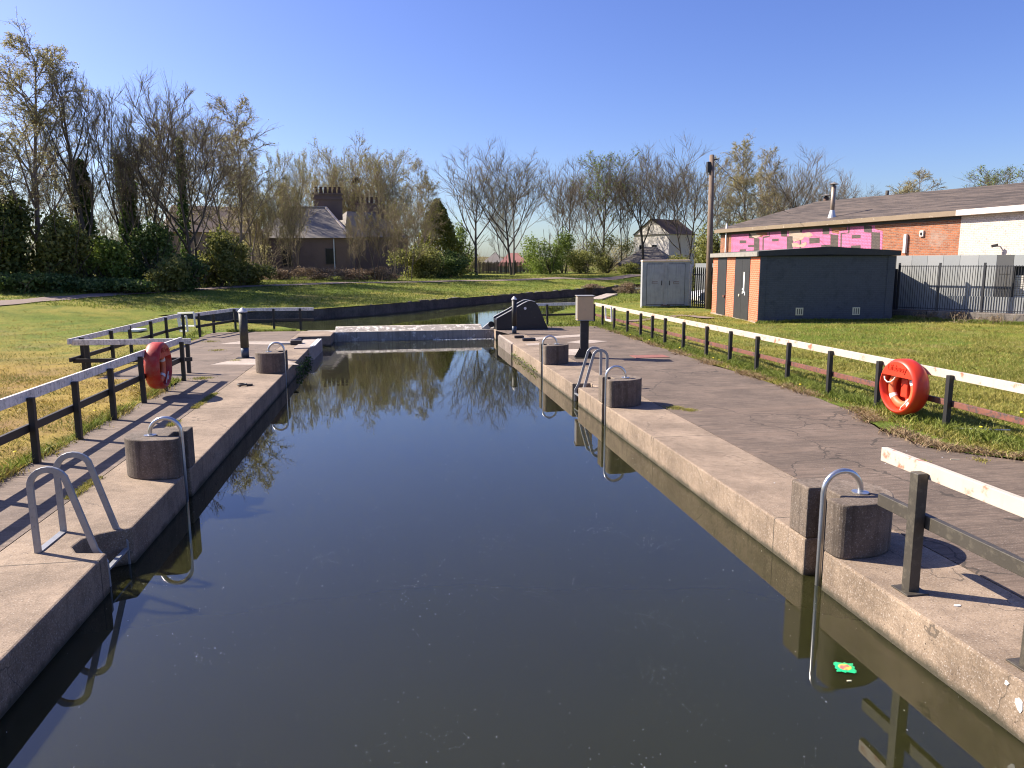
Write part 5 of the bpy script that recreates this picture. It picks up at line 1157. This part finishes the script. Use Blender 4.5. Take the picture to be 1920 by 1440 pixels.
B(205, 548, 440, 44, 110, 7000, 'leaf_spring', 'sunlit yellow green bush at the foot of the ivy covered tree', 3, group=BG)
B(295, 548, 410, 45, 110, 8000, 'leaf_ivy', 'dark ivy mound between the ivy trees', 4, group=BG, lobes=12)
B(415, 540, 425, 48, 135, 10000, 'leaf_mid', 'large dark olive bush at the foot of the spreading bare tree', 5, size=.10, group=BG, lobes=12)
B(458, 538, 478, 50, 110, 5000, 'leaf_mid', 'low olive bush at the right end of the left tree group', 21, group=BG)
B(325, 548, 478, 43.5, 120, 6000, 'leaf_mid', 'low olive bush between the ivy mounds', 22, group=BG)
B(150, 546, 455, 43, 130, 7000, 'leaf_dark', 'dark bush between the olive bush and the first ivy tree', 23, group=BG)
B(350, 545, 470, 44, 90, 5000, 'leaf_ivy', 'low ivy mound under the spreading bare tree', 6, group=BG)
B(65, 552, 505, 39.5, 150, 7000, 'leaf_ivy', 'low dark undergrowth beside the path at far left', 7, group=BG)
B(240, 552, 515, 42, 170, 6000, 'leaf_ivy', 'flat ivy patch beside the path under the ivy trees', 8, group=BG)
B(150, 552, 518, 41, 120, 5000, 'leaf_ivy', 'flat dark ivy patch beside the path left of the ivy trees', 18, group=BG)
B(822, 520, 377, 76, 112, 15000, 'leaf_conifer', 'dark green pointed conifer left of the bare middle trees', 9, size=.13, cone=True, name='conifer_tree', cat='conifer')
BM = 'bushes along the far bank'
B(862, 522, 400, 80, 70, 4200, 'leaf_spring', 'thin light green bush right of the conifer', 10, size=.10, group=BM, wtwig=20)
B(790, 526, 455, 70, 130, 8000, 'leaf_mid', 'green bush spreading round the foot of the conifer', 11, group=BM, lobes=12)
B(845, 526, 468, 72, 100, 6500, 'leaf_ivy', 'darker low bush right of the conifer foot', 12, group=BM)
B(1032, 517, 412, 84, 100, 9500, 'leaf_spring', 'bright green bush right of the tallest middle tree', 13, size=.10, group=BM, lobes=12, wtwig=12)
B(1088, 516, 465, 86, 90, 4500, 'leaf_mid', 'small green bush right of the bright green bush', 14, group=BM)
B(1138, 518, 430, 88, 90, 4500, 'leaf_mid', 'ivy green thicket under the half leafed tree', 15, size=.10, group=BM, wtwig=30)
B(1190, 518, 488, 84, 70, 2600, 'leaf_mid', 'low green growth left of the kiosk', 16, group=BM)
B(1330, 520, 405, 66, 100, 9000, 'leaf_mid', 'olive green bush behind the utility pole', 17, size=.11, group=BM, lobes=12, wtwig=25)
B(1400, 520, 398, 76, 130, 9000, 'leaf_mid', 'ivy green thicket behind the left end of the warehouse', 19, size=.11, group=BM, lobes=13, wtwig=25)
B(1265, 520, 470, 78, 80, 4000, 'leaf_mid', 'green growth right behind the kiosk', 20, group=BM, wtwig=12)
BR = 'bare brambles along the far bank'
for i, (px, pyb, pyt, D, w) in enumerate([(520, 530, 500, 60, 90), (590, 528, 497, 61, 100), (655, 528, 498, 62, 100), (715, 527, 500, 63, 80)]):
    B(px, pyb, pyt, D, w, 2600, 'bramble', ['brown bramble patch at the left corner of the stone house', 'brown bramble patch before the sandstone windows', 'brown bramble patch below the biggest willow', 'brown bramble patch left of the conifer bushes'][i], 30+i, size=.07, group=BR, wtwig=120, stem='twig_brown', name='bramble')
B(1178, 549, 527, 58, 62, 2200, 'bramble', 'tangled brown bramble at the water left of the kiosk', 40, size=.05, group=BR, wtwig=160, stem='twig_brown', name='bramble')
B(1110, 546, 532, 64, 50, 1500, 'bramble', 'low dry bramble on the far canal wall end', 41, size=.05, group=BR, wtwig=60, stem='twig_brown', name='bramble')
q = gz(1790, 608, .05)
for i, (px, w, nn_) in enumerate([(1735, 60, 70), (1800, 90, 110), (1868, 70, 90)]):
    q = V3_(vuv(px, 600, 1.0)[0], .1, 1.0); bush('bramble', (q[0], q[1], .0), w*28/F/2, .55, 500, 'bramble', ['bare bramble stems at the shaded end of the kerb wall', 'bare bramble tangle in front of the bar railing', 'bare bramble tangle nearest the roller shutter'][i], 50+i, size=.035, stem='twig_brown', wtwig=nn_, group='brambles by the bar railing')
TK = 'brown thickets behind the bare trees'
for i, (px, pyb, pyt, D, w, lb) in enumerate([(1075, 512, 420, 104, 130, 'brown thicket between the bright green bush and the half leafed tree'), (1165, 512, 428, 106, 130, 'brown thicket left of the white gable'), (1000, 512, 470, 110, 80, 'low brown thicket beyond the board fence'), (880, 512, 462, 100, 80, 'brown thicket right of the conifer'),
   (1300, 512, 415, 104, 120, 'brown thicket between the white house and the utility pole'), (1440, 505, 395, 100, 150, 'brown thicket behind the left end of the brown roof'), (1540, 500, 400, 106, 110, 'brown thicket behind the middle of the brown roof'),
   (230, 540, 420, 62, 150, 'brown thicket glimpsed between the ivy trees'), (70, 540, 400, 60, 170, 'brown thicket behind the biggest dark bush'), (470, 530, 440, 66, 100, 'brown thicket at the left corner of the sandstone house')]):
    B(px, pyb, pyt, D, w, 2600, 'catkin' if i % 2 else 'leaf_mid', lb, 60+i, size=.07, group=TK, wtwig=190, stem='twig_brown', name='thicket', cat='thicket', lobes=14)
# nest
q = dep(667, 338, 96); rg = np.random.default_rng(5); br = []
for i in range(160): d = rg.normal(0, 1, 3)*(1, 1, .5); d /= np.linalg.norm(d); c = np.cross(d, rg.normal(0, 1, 3)); c /= np.linalg.norm(c); br.append((np.array([d*.43-c*.3, d*.5, d*.43+c*.3]), np.array([.02]*3)))
v, f_ = tubes(br, 3); o = raw('bird_nest', v, f_, M['bark_dark'], None, q); tag(o, 'dark twig nest high in the biggest willow', 'bird nest')

# low wooded hills closing the horizon
hv = []; hf = []; nx = 160
for j, (yy, k) in enumerate(((200, 0.), (215, .6), (235, 1.), (300, 1.15))):
    for i in range(nx+1):
        x = -260+i*3.6; hgt = 2.3+.9*math.sin(i*.11)+.5*math.sin(i*.31+1)+.35*math.sin(i*1.7)+.25*math.sin(i*3.9+2); hv.append((x, yy, .8+hgt*k))
        if i and j: hf.append([(j-1)*(nx+1)+i-1, (j-1)*(nx+1)+i, j*(nx+1)+i, j*(nx+1)+i-1])
t = NT('hill_wood'); p = t.wpos(); M['hill'] = t.pbsdf(t.mix((.10, .085, .055), (.17, .15, .085), t.noise(.35, 5, .7, p)), 1.0, normal=t.bump(t.noise(.8, 4, .7, p), 1.0, .8), spec=0.)
kind(raw('hills', np.array(hv), np.array(hf), M['hill'], smooth=True), 'structure')

# ---------------------------------------------------------------- grass blades, tufts and flowers
def blades(P, hgt, w, rg, spread=.25):
    m = len(P); z = tz(P)+lump(P) if P.shape[1] == 2 else P[:, 2]; a = rg.uniform(0, 2*math.pi, m); d = np.column_stack([np.cos(a), np.sin(a), np.zeros(m)]); h = (hgt*rg.uniform(.5, 1.35, m))[:, None]
    b0 = np.column_stack([P[:, 0], P[:, 1], z-.01]); ww = (w*rg.uniform(.7, 1.3, m))[:, None]; ln = rg.normal(0, spread, (m, 3))*h; ln[:, 2] = 0; tipp = b0+ln+np.array([0, 0, 1.])*h
    mid = b0+ln*.35+np.array([0, 0, .6])*h
    V = np.stack([b0-d*ww, b0+d*ww, mid+d*ww*.6, tipp, mid-d*ww*.6], 1).reshape(-1, 3); return V, np.arange(m*5).reshape(m, 5)
def scatter(n, x0, x1, y0, y1, rg, dens=1.3, keep=None):
    u = rg.uniform(0, 1, n); y = (y0**(1-dens)+u*(y1**(1-dens)-y0**(1-dens)))**(1/(1-dens)) if y0 > 0 else rg.uniform(y0, y1, n)
    x = rg.uniform(x0, x1, n); P = np.column_stack([x, y]); P = P[~in_poly(P, hole)]; 
    return P if keep is None else P[keep(P)]
rg = np.random.default_rng(9)
cl = lambda P: rg.uniform(0, 1, len(P)) < .35+.65*(np.sin(P[:, 0]*2.3+np.sin(P[:, 1]*1.9))*np.sin(P[:, 1]*2.7) > -.3)
PL = np.concatenate([scatter(115000, -13, -4.4, 6, 18, rg, 1.5, cl), scatter(50000, -22, -4.4, 17, 36, rg, 1.6, cl)])
v1, f1 = blades(PL, .05, .006, rg, .7); o = raw('grass_left', v1, f1, M['blade_left']); kind(o, 'stuff', 'short sun bleached yellow green grass left of the lock', 'grass')
PR = np.concatenate([scatter(150000, 7.3, 17, 6.5, 18, rg, 1.5, cl), scatter(110000, 7, 30, 17, 34, rg, 1.6, cl), scatter(20000, 5.6, 24, 28, 50, rg, 1.6, cl)])
v1, f1 = blades(PR, .07, .0065, rg, .6); o = raw('grass_right', v1, f1, M['blade']); kind(o, 'stuff', 'green grass between the right fence and the buildings', 'grass')
# lush and dry fringes along fences, paving edges and building feet
def along(pts, n, w, rg):
    pts = np.array(pts, float); seg = np.linalg.norm(np.diff(pts, axis=0), axis=1); cs = np.concatenate([[0], np.cumsum(seg)]); t_ = rg.uniform(0, cs[-1], n); i = np.clip(np.searchsorted(cs, t_)-1, 0, len(seg)-1); f_ = (t_-cs[i])/seg[i]; p = pts[i]+(pts[i+1]-pts[i])*f_[:, None]
    d = (pts[i+1]-pts[i])/seg[i][:, None]; nrm = np.column_stack([-d[:, 1], d[:, 0]]); return p+nrm*rg.normal(0, w, n)[:, None]
def fringe(name, label, sets, mat, h, w=.006, spread=.5):
    P = np.concatenate(sets); v, f_ = blades(P, h, w, rg, spread); kind(raw(name, v, f_, M[mat]), 'stuff', label, 'grass')
reR = [p for p in RE if p[1] > 6.9 and p[0] < 10]; gap = lambda P: P[(np.sin(P[:, 1]*3.1)+np.sin(P[:, 1]*7.7)*.6+rg.normal(0, .3, len(P))) > -.2]
fringe('dry_grass', 'dry straw coloured grass fringe along the right paving edge', [gap(along(np.array(reR)+(.10, 0), 22000, .10, rg)), along([(x+.02, y+.08) for x, y in reR if y < 8.6], 1500, .05, rg)], 'blade_dry', .075, .005, .9)
fringe('verge_grass', 'yellow green grass along the foot of the left fence', [gap(along([(-4.56, 6), (-4.56, 16.3)], 12000, .09, rg))], 'blade_left', .075, .006, .6)
fringe('fence_grass', 'longer lush grass along the foot of the fences', [along([(7.95, 7), (7.95, 28.5)], 24000, .16, rg), along([(-4.52, 7), (-4.52, 16.3)], 1500, .05, rg), along([(-7.05, 18), (-6.9, 28)], 1500, .12, rg),
  along([C0-fd*.1-sd*.15, C0+fd*LF-sd*.15], 3800, .08, rg), along([(5.8, 28.3), (8, 28.4), (7.4, 35)], 5000, .5, rg), along([A-dy*.1, A+dx*2.5-dy*.1], 1800, .08, rg), along([V3_(vuv(1675, 600, 1.15)[0], 0, 1.15)[:2], V3_(UQ, 0, 1.15)[:2]], 7500, .16, rg), along([(-6, 28.1), (-3.6, 28.0)], 1500, .08, rg)], 'blade_lush', .12, .007, .55)
# weeds in the paving joints (left seam)
seam = along([(-3.40, 6.3), (-3.39, 14.5)], 9000, .03, rg); seam = seam[(np.sin(seam[:, 1]*2.4)+.7*np.sin(seam[:, 1]*5.3+1)) > .15]
seam = np.column_stack([seam, np.zeros(len(seam))])
tuf = []
for cx_, cy_, r_, n_t in [(4.6, 11.55, .14, 420), (4.75, 11.35, .12, 260), (-4.0, 19.5, .15, 200), (-5.0, 22.0, .2, 260), (7.0, 7.75, .1, 120), (6.3, 7.85, .06, 80), (-4.1, 16.5, .2, 420), (-5.8, 24.6, .25, 260), (6.0, 6.2, .1, 60)]:
    q = rg.normal(0, r_*.5, (n_t, 2))+(cx_, cy_); tuf.append(np.column_stack([q, np.zeros(n_t)]))
P3 = np.concatenate([seam]+tuf); v, f_ = blades(P3, .035, .005, rg, .8); kind(raw('weeds', v, f_, M['blade']), 'stuff', 'weeds and moss growing in the paving joints', 'weeds')
# wall weeds over the water edge
P = np.column_stack([rg.normal(XL+.03, .03, 300), rg.uniform(18.6, 21.6, 300), rg.uniform(-.32, -.12, 300)]); v, f_ = cards(rg, P, .03, .6, .03); kind(raw('wall_weeds', v, f_, M['leaf_ivy']), 'stuff', 'small green weeds on the shaded left lock face', 'weeds')
P = np.column_stack([np.abs(rg.normal(0, .02, 260))*-1+XR-.0, rg.uniform(18.0, 21.9, 260), rg.normal(-.27, .03, 260)]); v, f_ = cards(rg, P, .02, .6, .02); kind(raw('wall_weeds', v, f_, M['leaf_spring']), 'stuff', 'yellow green moss on the sunlit right lock face near the water', 'weeds')
def near_bank(P):
    x, y = P[:, 0], P[:, 1]; return (y > 37.5) & ~((np.abs(near_path(P)) < .8))
PB = scatter(110000, -22, 26, 37, 78, rg, 1.2, near_bank); PB = PB[near_path(PB) < 22]
v1, f1 = blades(PB, .11, .014, rg, .7); o = raw('bank_grass', v1, f1, M['blade_lush']); kind(o, 'stuff', 'vivid tufted grass on the far bank between the canal wall and the path', 'grass')
# dandelions
M['yellow'] = NT('dandelion').pbsdf((.8, .62, .02), .7)
fl = None; spots = [(7.62, 12.9), (7.75, 19.3), (7.7, 17.0), (7.72, 16.7), (8.1, 9.0), (9.5, 9.8), (7.65, 21.5), (8.9, 14.2), (9.6, 18.3), (7.6, 23.2), (-4.75, 9.9), (-5.2, 9.0), (-4.8, 12.6), (-5.0, 15.1), (11, 12.5), (8.4, 10.6)]
for i, (x, y) in enumerate(spots):
    z = zg(x, y)
    if fl is None:
        fl = thing('dandelion', '', 'flower', (0, 0, 0), 'yellow dandelions scattered in the grass')
        MB().lathe((0, 0, .085), [(.004, 0), (.026, .006), (.018, .016), (.004, .018)], 10).build('flower_head', M['yellow'], fl); MB().tube([(0, 0, 0), (.004, 0, .09)], .0025, 5).build('stem', M['blade_lush'], fl); o = fl
    else: o = copy_tree(fl)
    o.location = (x, y, z+.01); o['label'] = 'tiny yellow dandelion in the grass by the right fence' if x > 0 else 'tiny yellow dandelion in the grass by the left fence'

# ---------------------------------------------------------------- litter on land and water
P = np.column_stack([rg.uniform(-2.4, 3.5, 1500), rg.uniform(2.2, 14, 1500)]); P = np.concatenate([P[:1100], np.column_stack([rg.normal(0, .12, 700)+np.repeat(rg.uniform(-2.2, 3.2, 35), 20), rg.normal(0, .12, 700)+np.repeat(rg.uniform(2.5, 8, 35), 20)])])
m = len(P); a = rg.uniform(0, 6.28, m); s_ = rg.uniform(.0007, .0022, m)*rg.choice([1, 1, 1, 1.8], m); V = np.stack([np.column_stack([P[:, 0]+s_*np.cos(a+k*math.pi/2)*(1.6 if k % 2 else .8), P[:, 1]+s_*np.sin(a+k*math.pi/2)*(1.6 if k % 2 else .8), np.full(m, WZ+.003)]) for k in range(4)], 1).reshape(-1, 3)
kind(raw('water_specks', V, np.arange(m*4).reshape(m, 4), M['litter_white']), 'stuff', 'tiny pale specks of seed and dust floating on the canal', 'floating debris')
q = gz(1584, 1253, WZ); t = NT('wrapper'); p = t.pos(); ln_ = t.n('VectorMath', {0: t.mapping(p, (1, 1.1, 0))}, operation='LENGTH').outputs['Value']
cc = t.mix((.62, .14, .12), (.62, .48, .10), t.ramp(t.noise(25, 2, .5), [(.45, 0.), (.55, 1.)])); M['wrapper'] = t.pbsdf(t.mix(cc, (.02, .48, .18), t.ramp(ln_, [(.040, 0.), (.046, 1.)])), .3)
b = MB(); n = 12; vs = []; 
for i in range(n+1):
    for j in range(n+1):
        u, w = (i/n-.5)*2, (j/n-.5)*2; vs.append((q[0]+u*.062+w*.02+.006*math.sin(w*9), q[1]+w*.058-u*.022+.005*math.sin(u*8), WZ+.006+.007*max(0, 1-u*u)*max(0, 1-w*w)+.002*math.sin(u*14+w*5)))
b.add(vs, [[i*(n+1)+j, (i+1)*(n+1)+j, (i+1)*(n+1)+j+1, i*(n+1)+j+1] for i in range(n) for j in range(n)]); o = b.build('food_wrapper', M['wrapper'], None, loc=q, smooth=True); tag(o, 'green foil wrapper with a red and yellow middle floating in the water at right', 'wrapper')
rg2 = random.Random(8); b = MB()
for i in range(130):
    x = rg2.uniform(1.4, 3.6); y = 27.08-abs(rg2.gauss(0, .10))*(x/2.4); s_ = rg2.uniform(.015, .05); b.cbox((x, y, WZ-.002), (math.cos(i), math.sin(i)), s_, s_*rg2.uniform(.6, 1.8), .02)
kind(b.build('gate_debris', M['litter_white']), 'stuff', 'line of pale floating rubbish against the gate', 'floating debris')
q = gz(1592, 1277, WZ); b = MB(); b.bar((q[0]-.015, q[1], WZ+.003), (q[0]+.015, q[1]-.002, WZ+.003), .008, .006); tag(b.build('cigarette_end', M['vent_cream']), 'tiny tan cigarette end floating below the wrapper', 'cigarette end')
q = gz(1850, 806, .03); b = MB(); b.bar((q[0]-.45, q[1]+.14, .04), (q[0]+.3, q[1]-.08, .035), .025, .012); tag(b.build('white_stick', M['litter_white']), 'thin white strip lying in the grass beyond the right lifebuoy', 'strip')
LG = 'white scraps of litter on the right paving'
for i, (px, py, s_) in enumerate([(1452, 906, .010), (1700, 846, .008), (1767, 858, .01), (1795, 1136, .03), (1640, 930, .008), (1885, 1050, .012), (1545, 880, .008), (1660, 870, .008), (1832, 1300, .03), (1870, 1256, .02)][:8]):
    q = gz(px, py); b = MB(); b.prism([(q[0]+s_*math.cos(k*1.05)*rg2.uniform(.6, 1.2), q[1]+s_*.6*math.sin(k*1.05)*rg2.uniform(.7, 1.2)) for k in range(6)], .001, .005); tag(b.build('litter_scrap', M['litter_white']), 'small white scrap of litter on the right paving', 'litter', LG)
q = gz(1790, 862); b = MB(); b.bar((q[0]-.05, q[1]+.01, .006), (q[0]+.05, q[1]-.02, .006), .012, .008); tag(b.build('litter_stick', M['vent_cream']), 'pale little stick on the right paving near the grass corner', 'stick')
b = MB(); q = gz(1290, 592)
for i in range(60): x, y = q[0]+rg2.gauss(1.2, .7), q[1]+rg2.gauss(-3.5, .5); s_ = rg2.uniform(.01, .04); b.cbox((x, y, -.01), (math.cos(i), math.sin(i)), s_, s_, .03)
kind(b.build('gravel', M['pale_concrete']), 'stuff', 'scattered pale gravel at the foot of the substation doors', 'gravel')
# worn dirt track from the paving to the substation doors
def ribbon(name, pts, w, m, dz):
    V, Fq = [], []
    for i, p in enumerate(pts):
        a = np.array(pts[max(0, i-1)]); c = np.array(pts[min(len(pts)-1, i+1)]); d = c-a; d /= np.linalg.norm(d); n = np.array([-d[1], d[0]]); wi = w*(1+.25*math.sin(i*2.1))
        for s_ in (-1, 0, 1): q = np.array(p)+n*s_*wi; V.append((q[0], q[1], zg(*q)+dz))
        if i: Fq += [[3*i-3+j, 3*i-2+j, 3*i+1+j, 3*i+j] for j in range(2)]
    kind(raw(name, np.array(V), np.array(Fq), M[m], smooth=True), 'structure')
a = np.array(gz(1180, 603)[:2]); m_ = np.array(gz(1280, 592)[:2]); c = np.array([13.4, 30.0]); pts = [a+(m_-a)*i/6 for i in range(6)]+[m_+(c-m_)*i/5 for i in range(6)]
ribbon('dirt_path', pts, .28, 'path', .04)

# ---------------------------------------------------------------- camera, light, world
cam = bpy.data.cameras.new('camera'); co = bpy.data.objects.new('camera', cam); COL.objects.link(co)
right = Vector((cX[0], cY[0], cU[0])); upv = Vector((cX[1], cY[1], cU[1])); fwd = Vector((cX[2], cY[2], cU[2]))
co.matrix_world = Matrix(((right.x, upv.x, -fwd.x, 0), (right.y, upv.y, -fwd.y, 0), (right.z, upv.z, -fwd.z, CH), (0, 0, 0, 1)))
cam.sensor_width = 36; cam.lens = 36*F/1920; cam.clip_end = 2000; cam.clip_start = .05; sc.camera = co
EL = rad(38.5); SV = Vector((-.88, .47, 0)).normalized()
sun = bpy.data.lights.new('sun', 'SUN'); so = bpy.data.objects.new('sun', sun); COL.objects.link(so)
sun.energy = 5.0; sun.angle = rad(.53); sun.color = (1, .90, .77)
sdir = Vector((SV.x*math.cos(EL), SV.y*math.cos(EL), math.sin(EL))); so.rotation_euler = sdir.to_track_quat('Z', 'Y').to_euler()
w = bpy.data.worlds.new('World'); sc.world = w; w.use_nodes = True; nt = w.node_tree; bg = nt.nodes['Background']
sk = nt.nodes.new('ShaderNodeTexSky'); sk.sky_type = 'NISHITA'; sk.sun_disc = False; sk.sun_elevation = EL; sk.sun_rotation = math.atan2(SV.x, SV.y)
sk.air_density = 1.0; sk.dust_density = 1.2; sk.ozone_density = 6.0; hs = nt.nodes.new('ShaderNodeHueSaturation'); hs.inputs['Hue'].default_value = .523; hs.inputs['Saturation'].default_value = 1.12; nt.links.new(sk.outputs[0], hs.inputs['Color']); nt.links.new(hs.outputs[0], bg.inputs[0]); bg.inputs[1].default_value = .084
vs_ = sc.view_settings; vs_.view_transform = 'Standard'; vs_.look = 'None'; vs_.gamma = 1; vs_.exposure = 1.18
sc.cycles.use_denoising = True; sc.cycles.denoiser = 'OPENIMAGEDENOISE'; sc.cycles.denoising_input_passes = 'RGB_ALBEDO_NORMAL'; sc.cycles.denoising_prefilter = 'ACCURATE'; sc.cycles.filter_width = 1.1; sc.cycles.sample_clamp_indirect = 4; sc.cycles.max_bounces = 6; sc.cycles.diffuse_bounces = 3; sc.cycles.glossy_bounces = 3; sc.cycles.transmission_bounces = 3; sc.cycles.transparent_max_bounces = 4
sc.cycles.caustics_reflective = False; sc.cycles.caustics_refractive = False
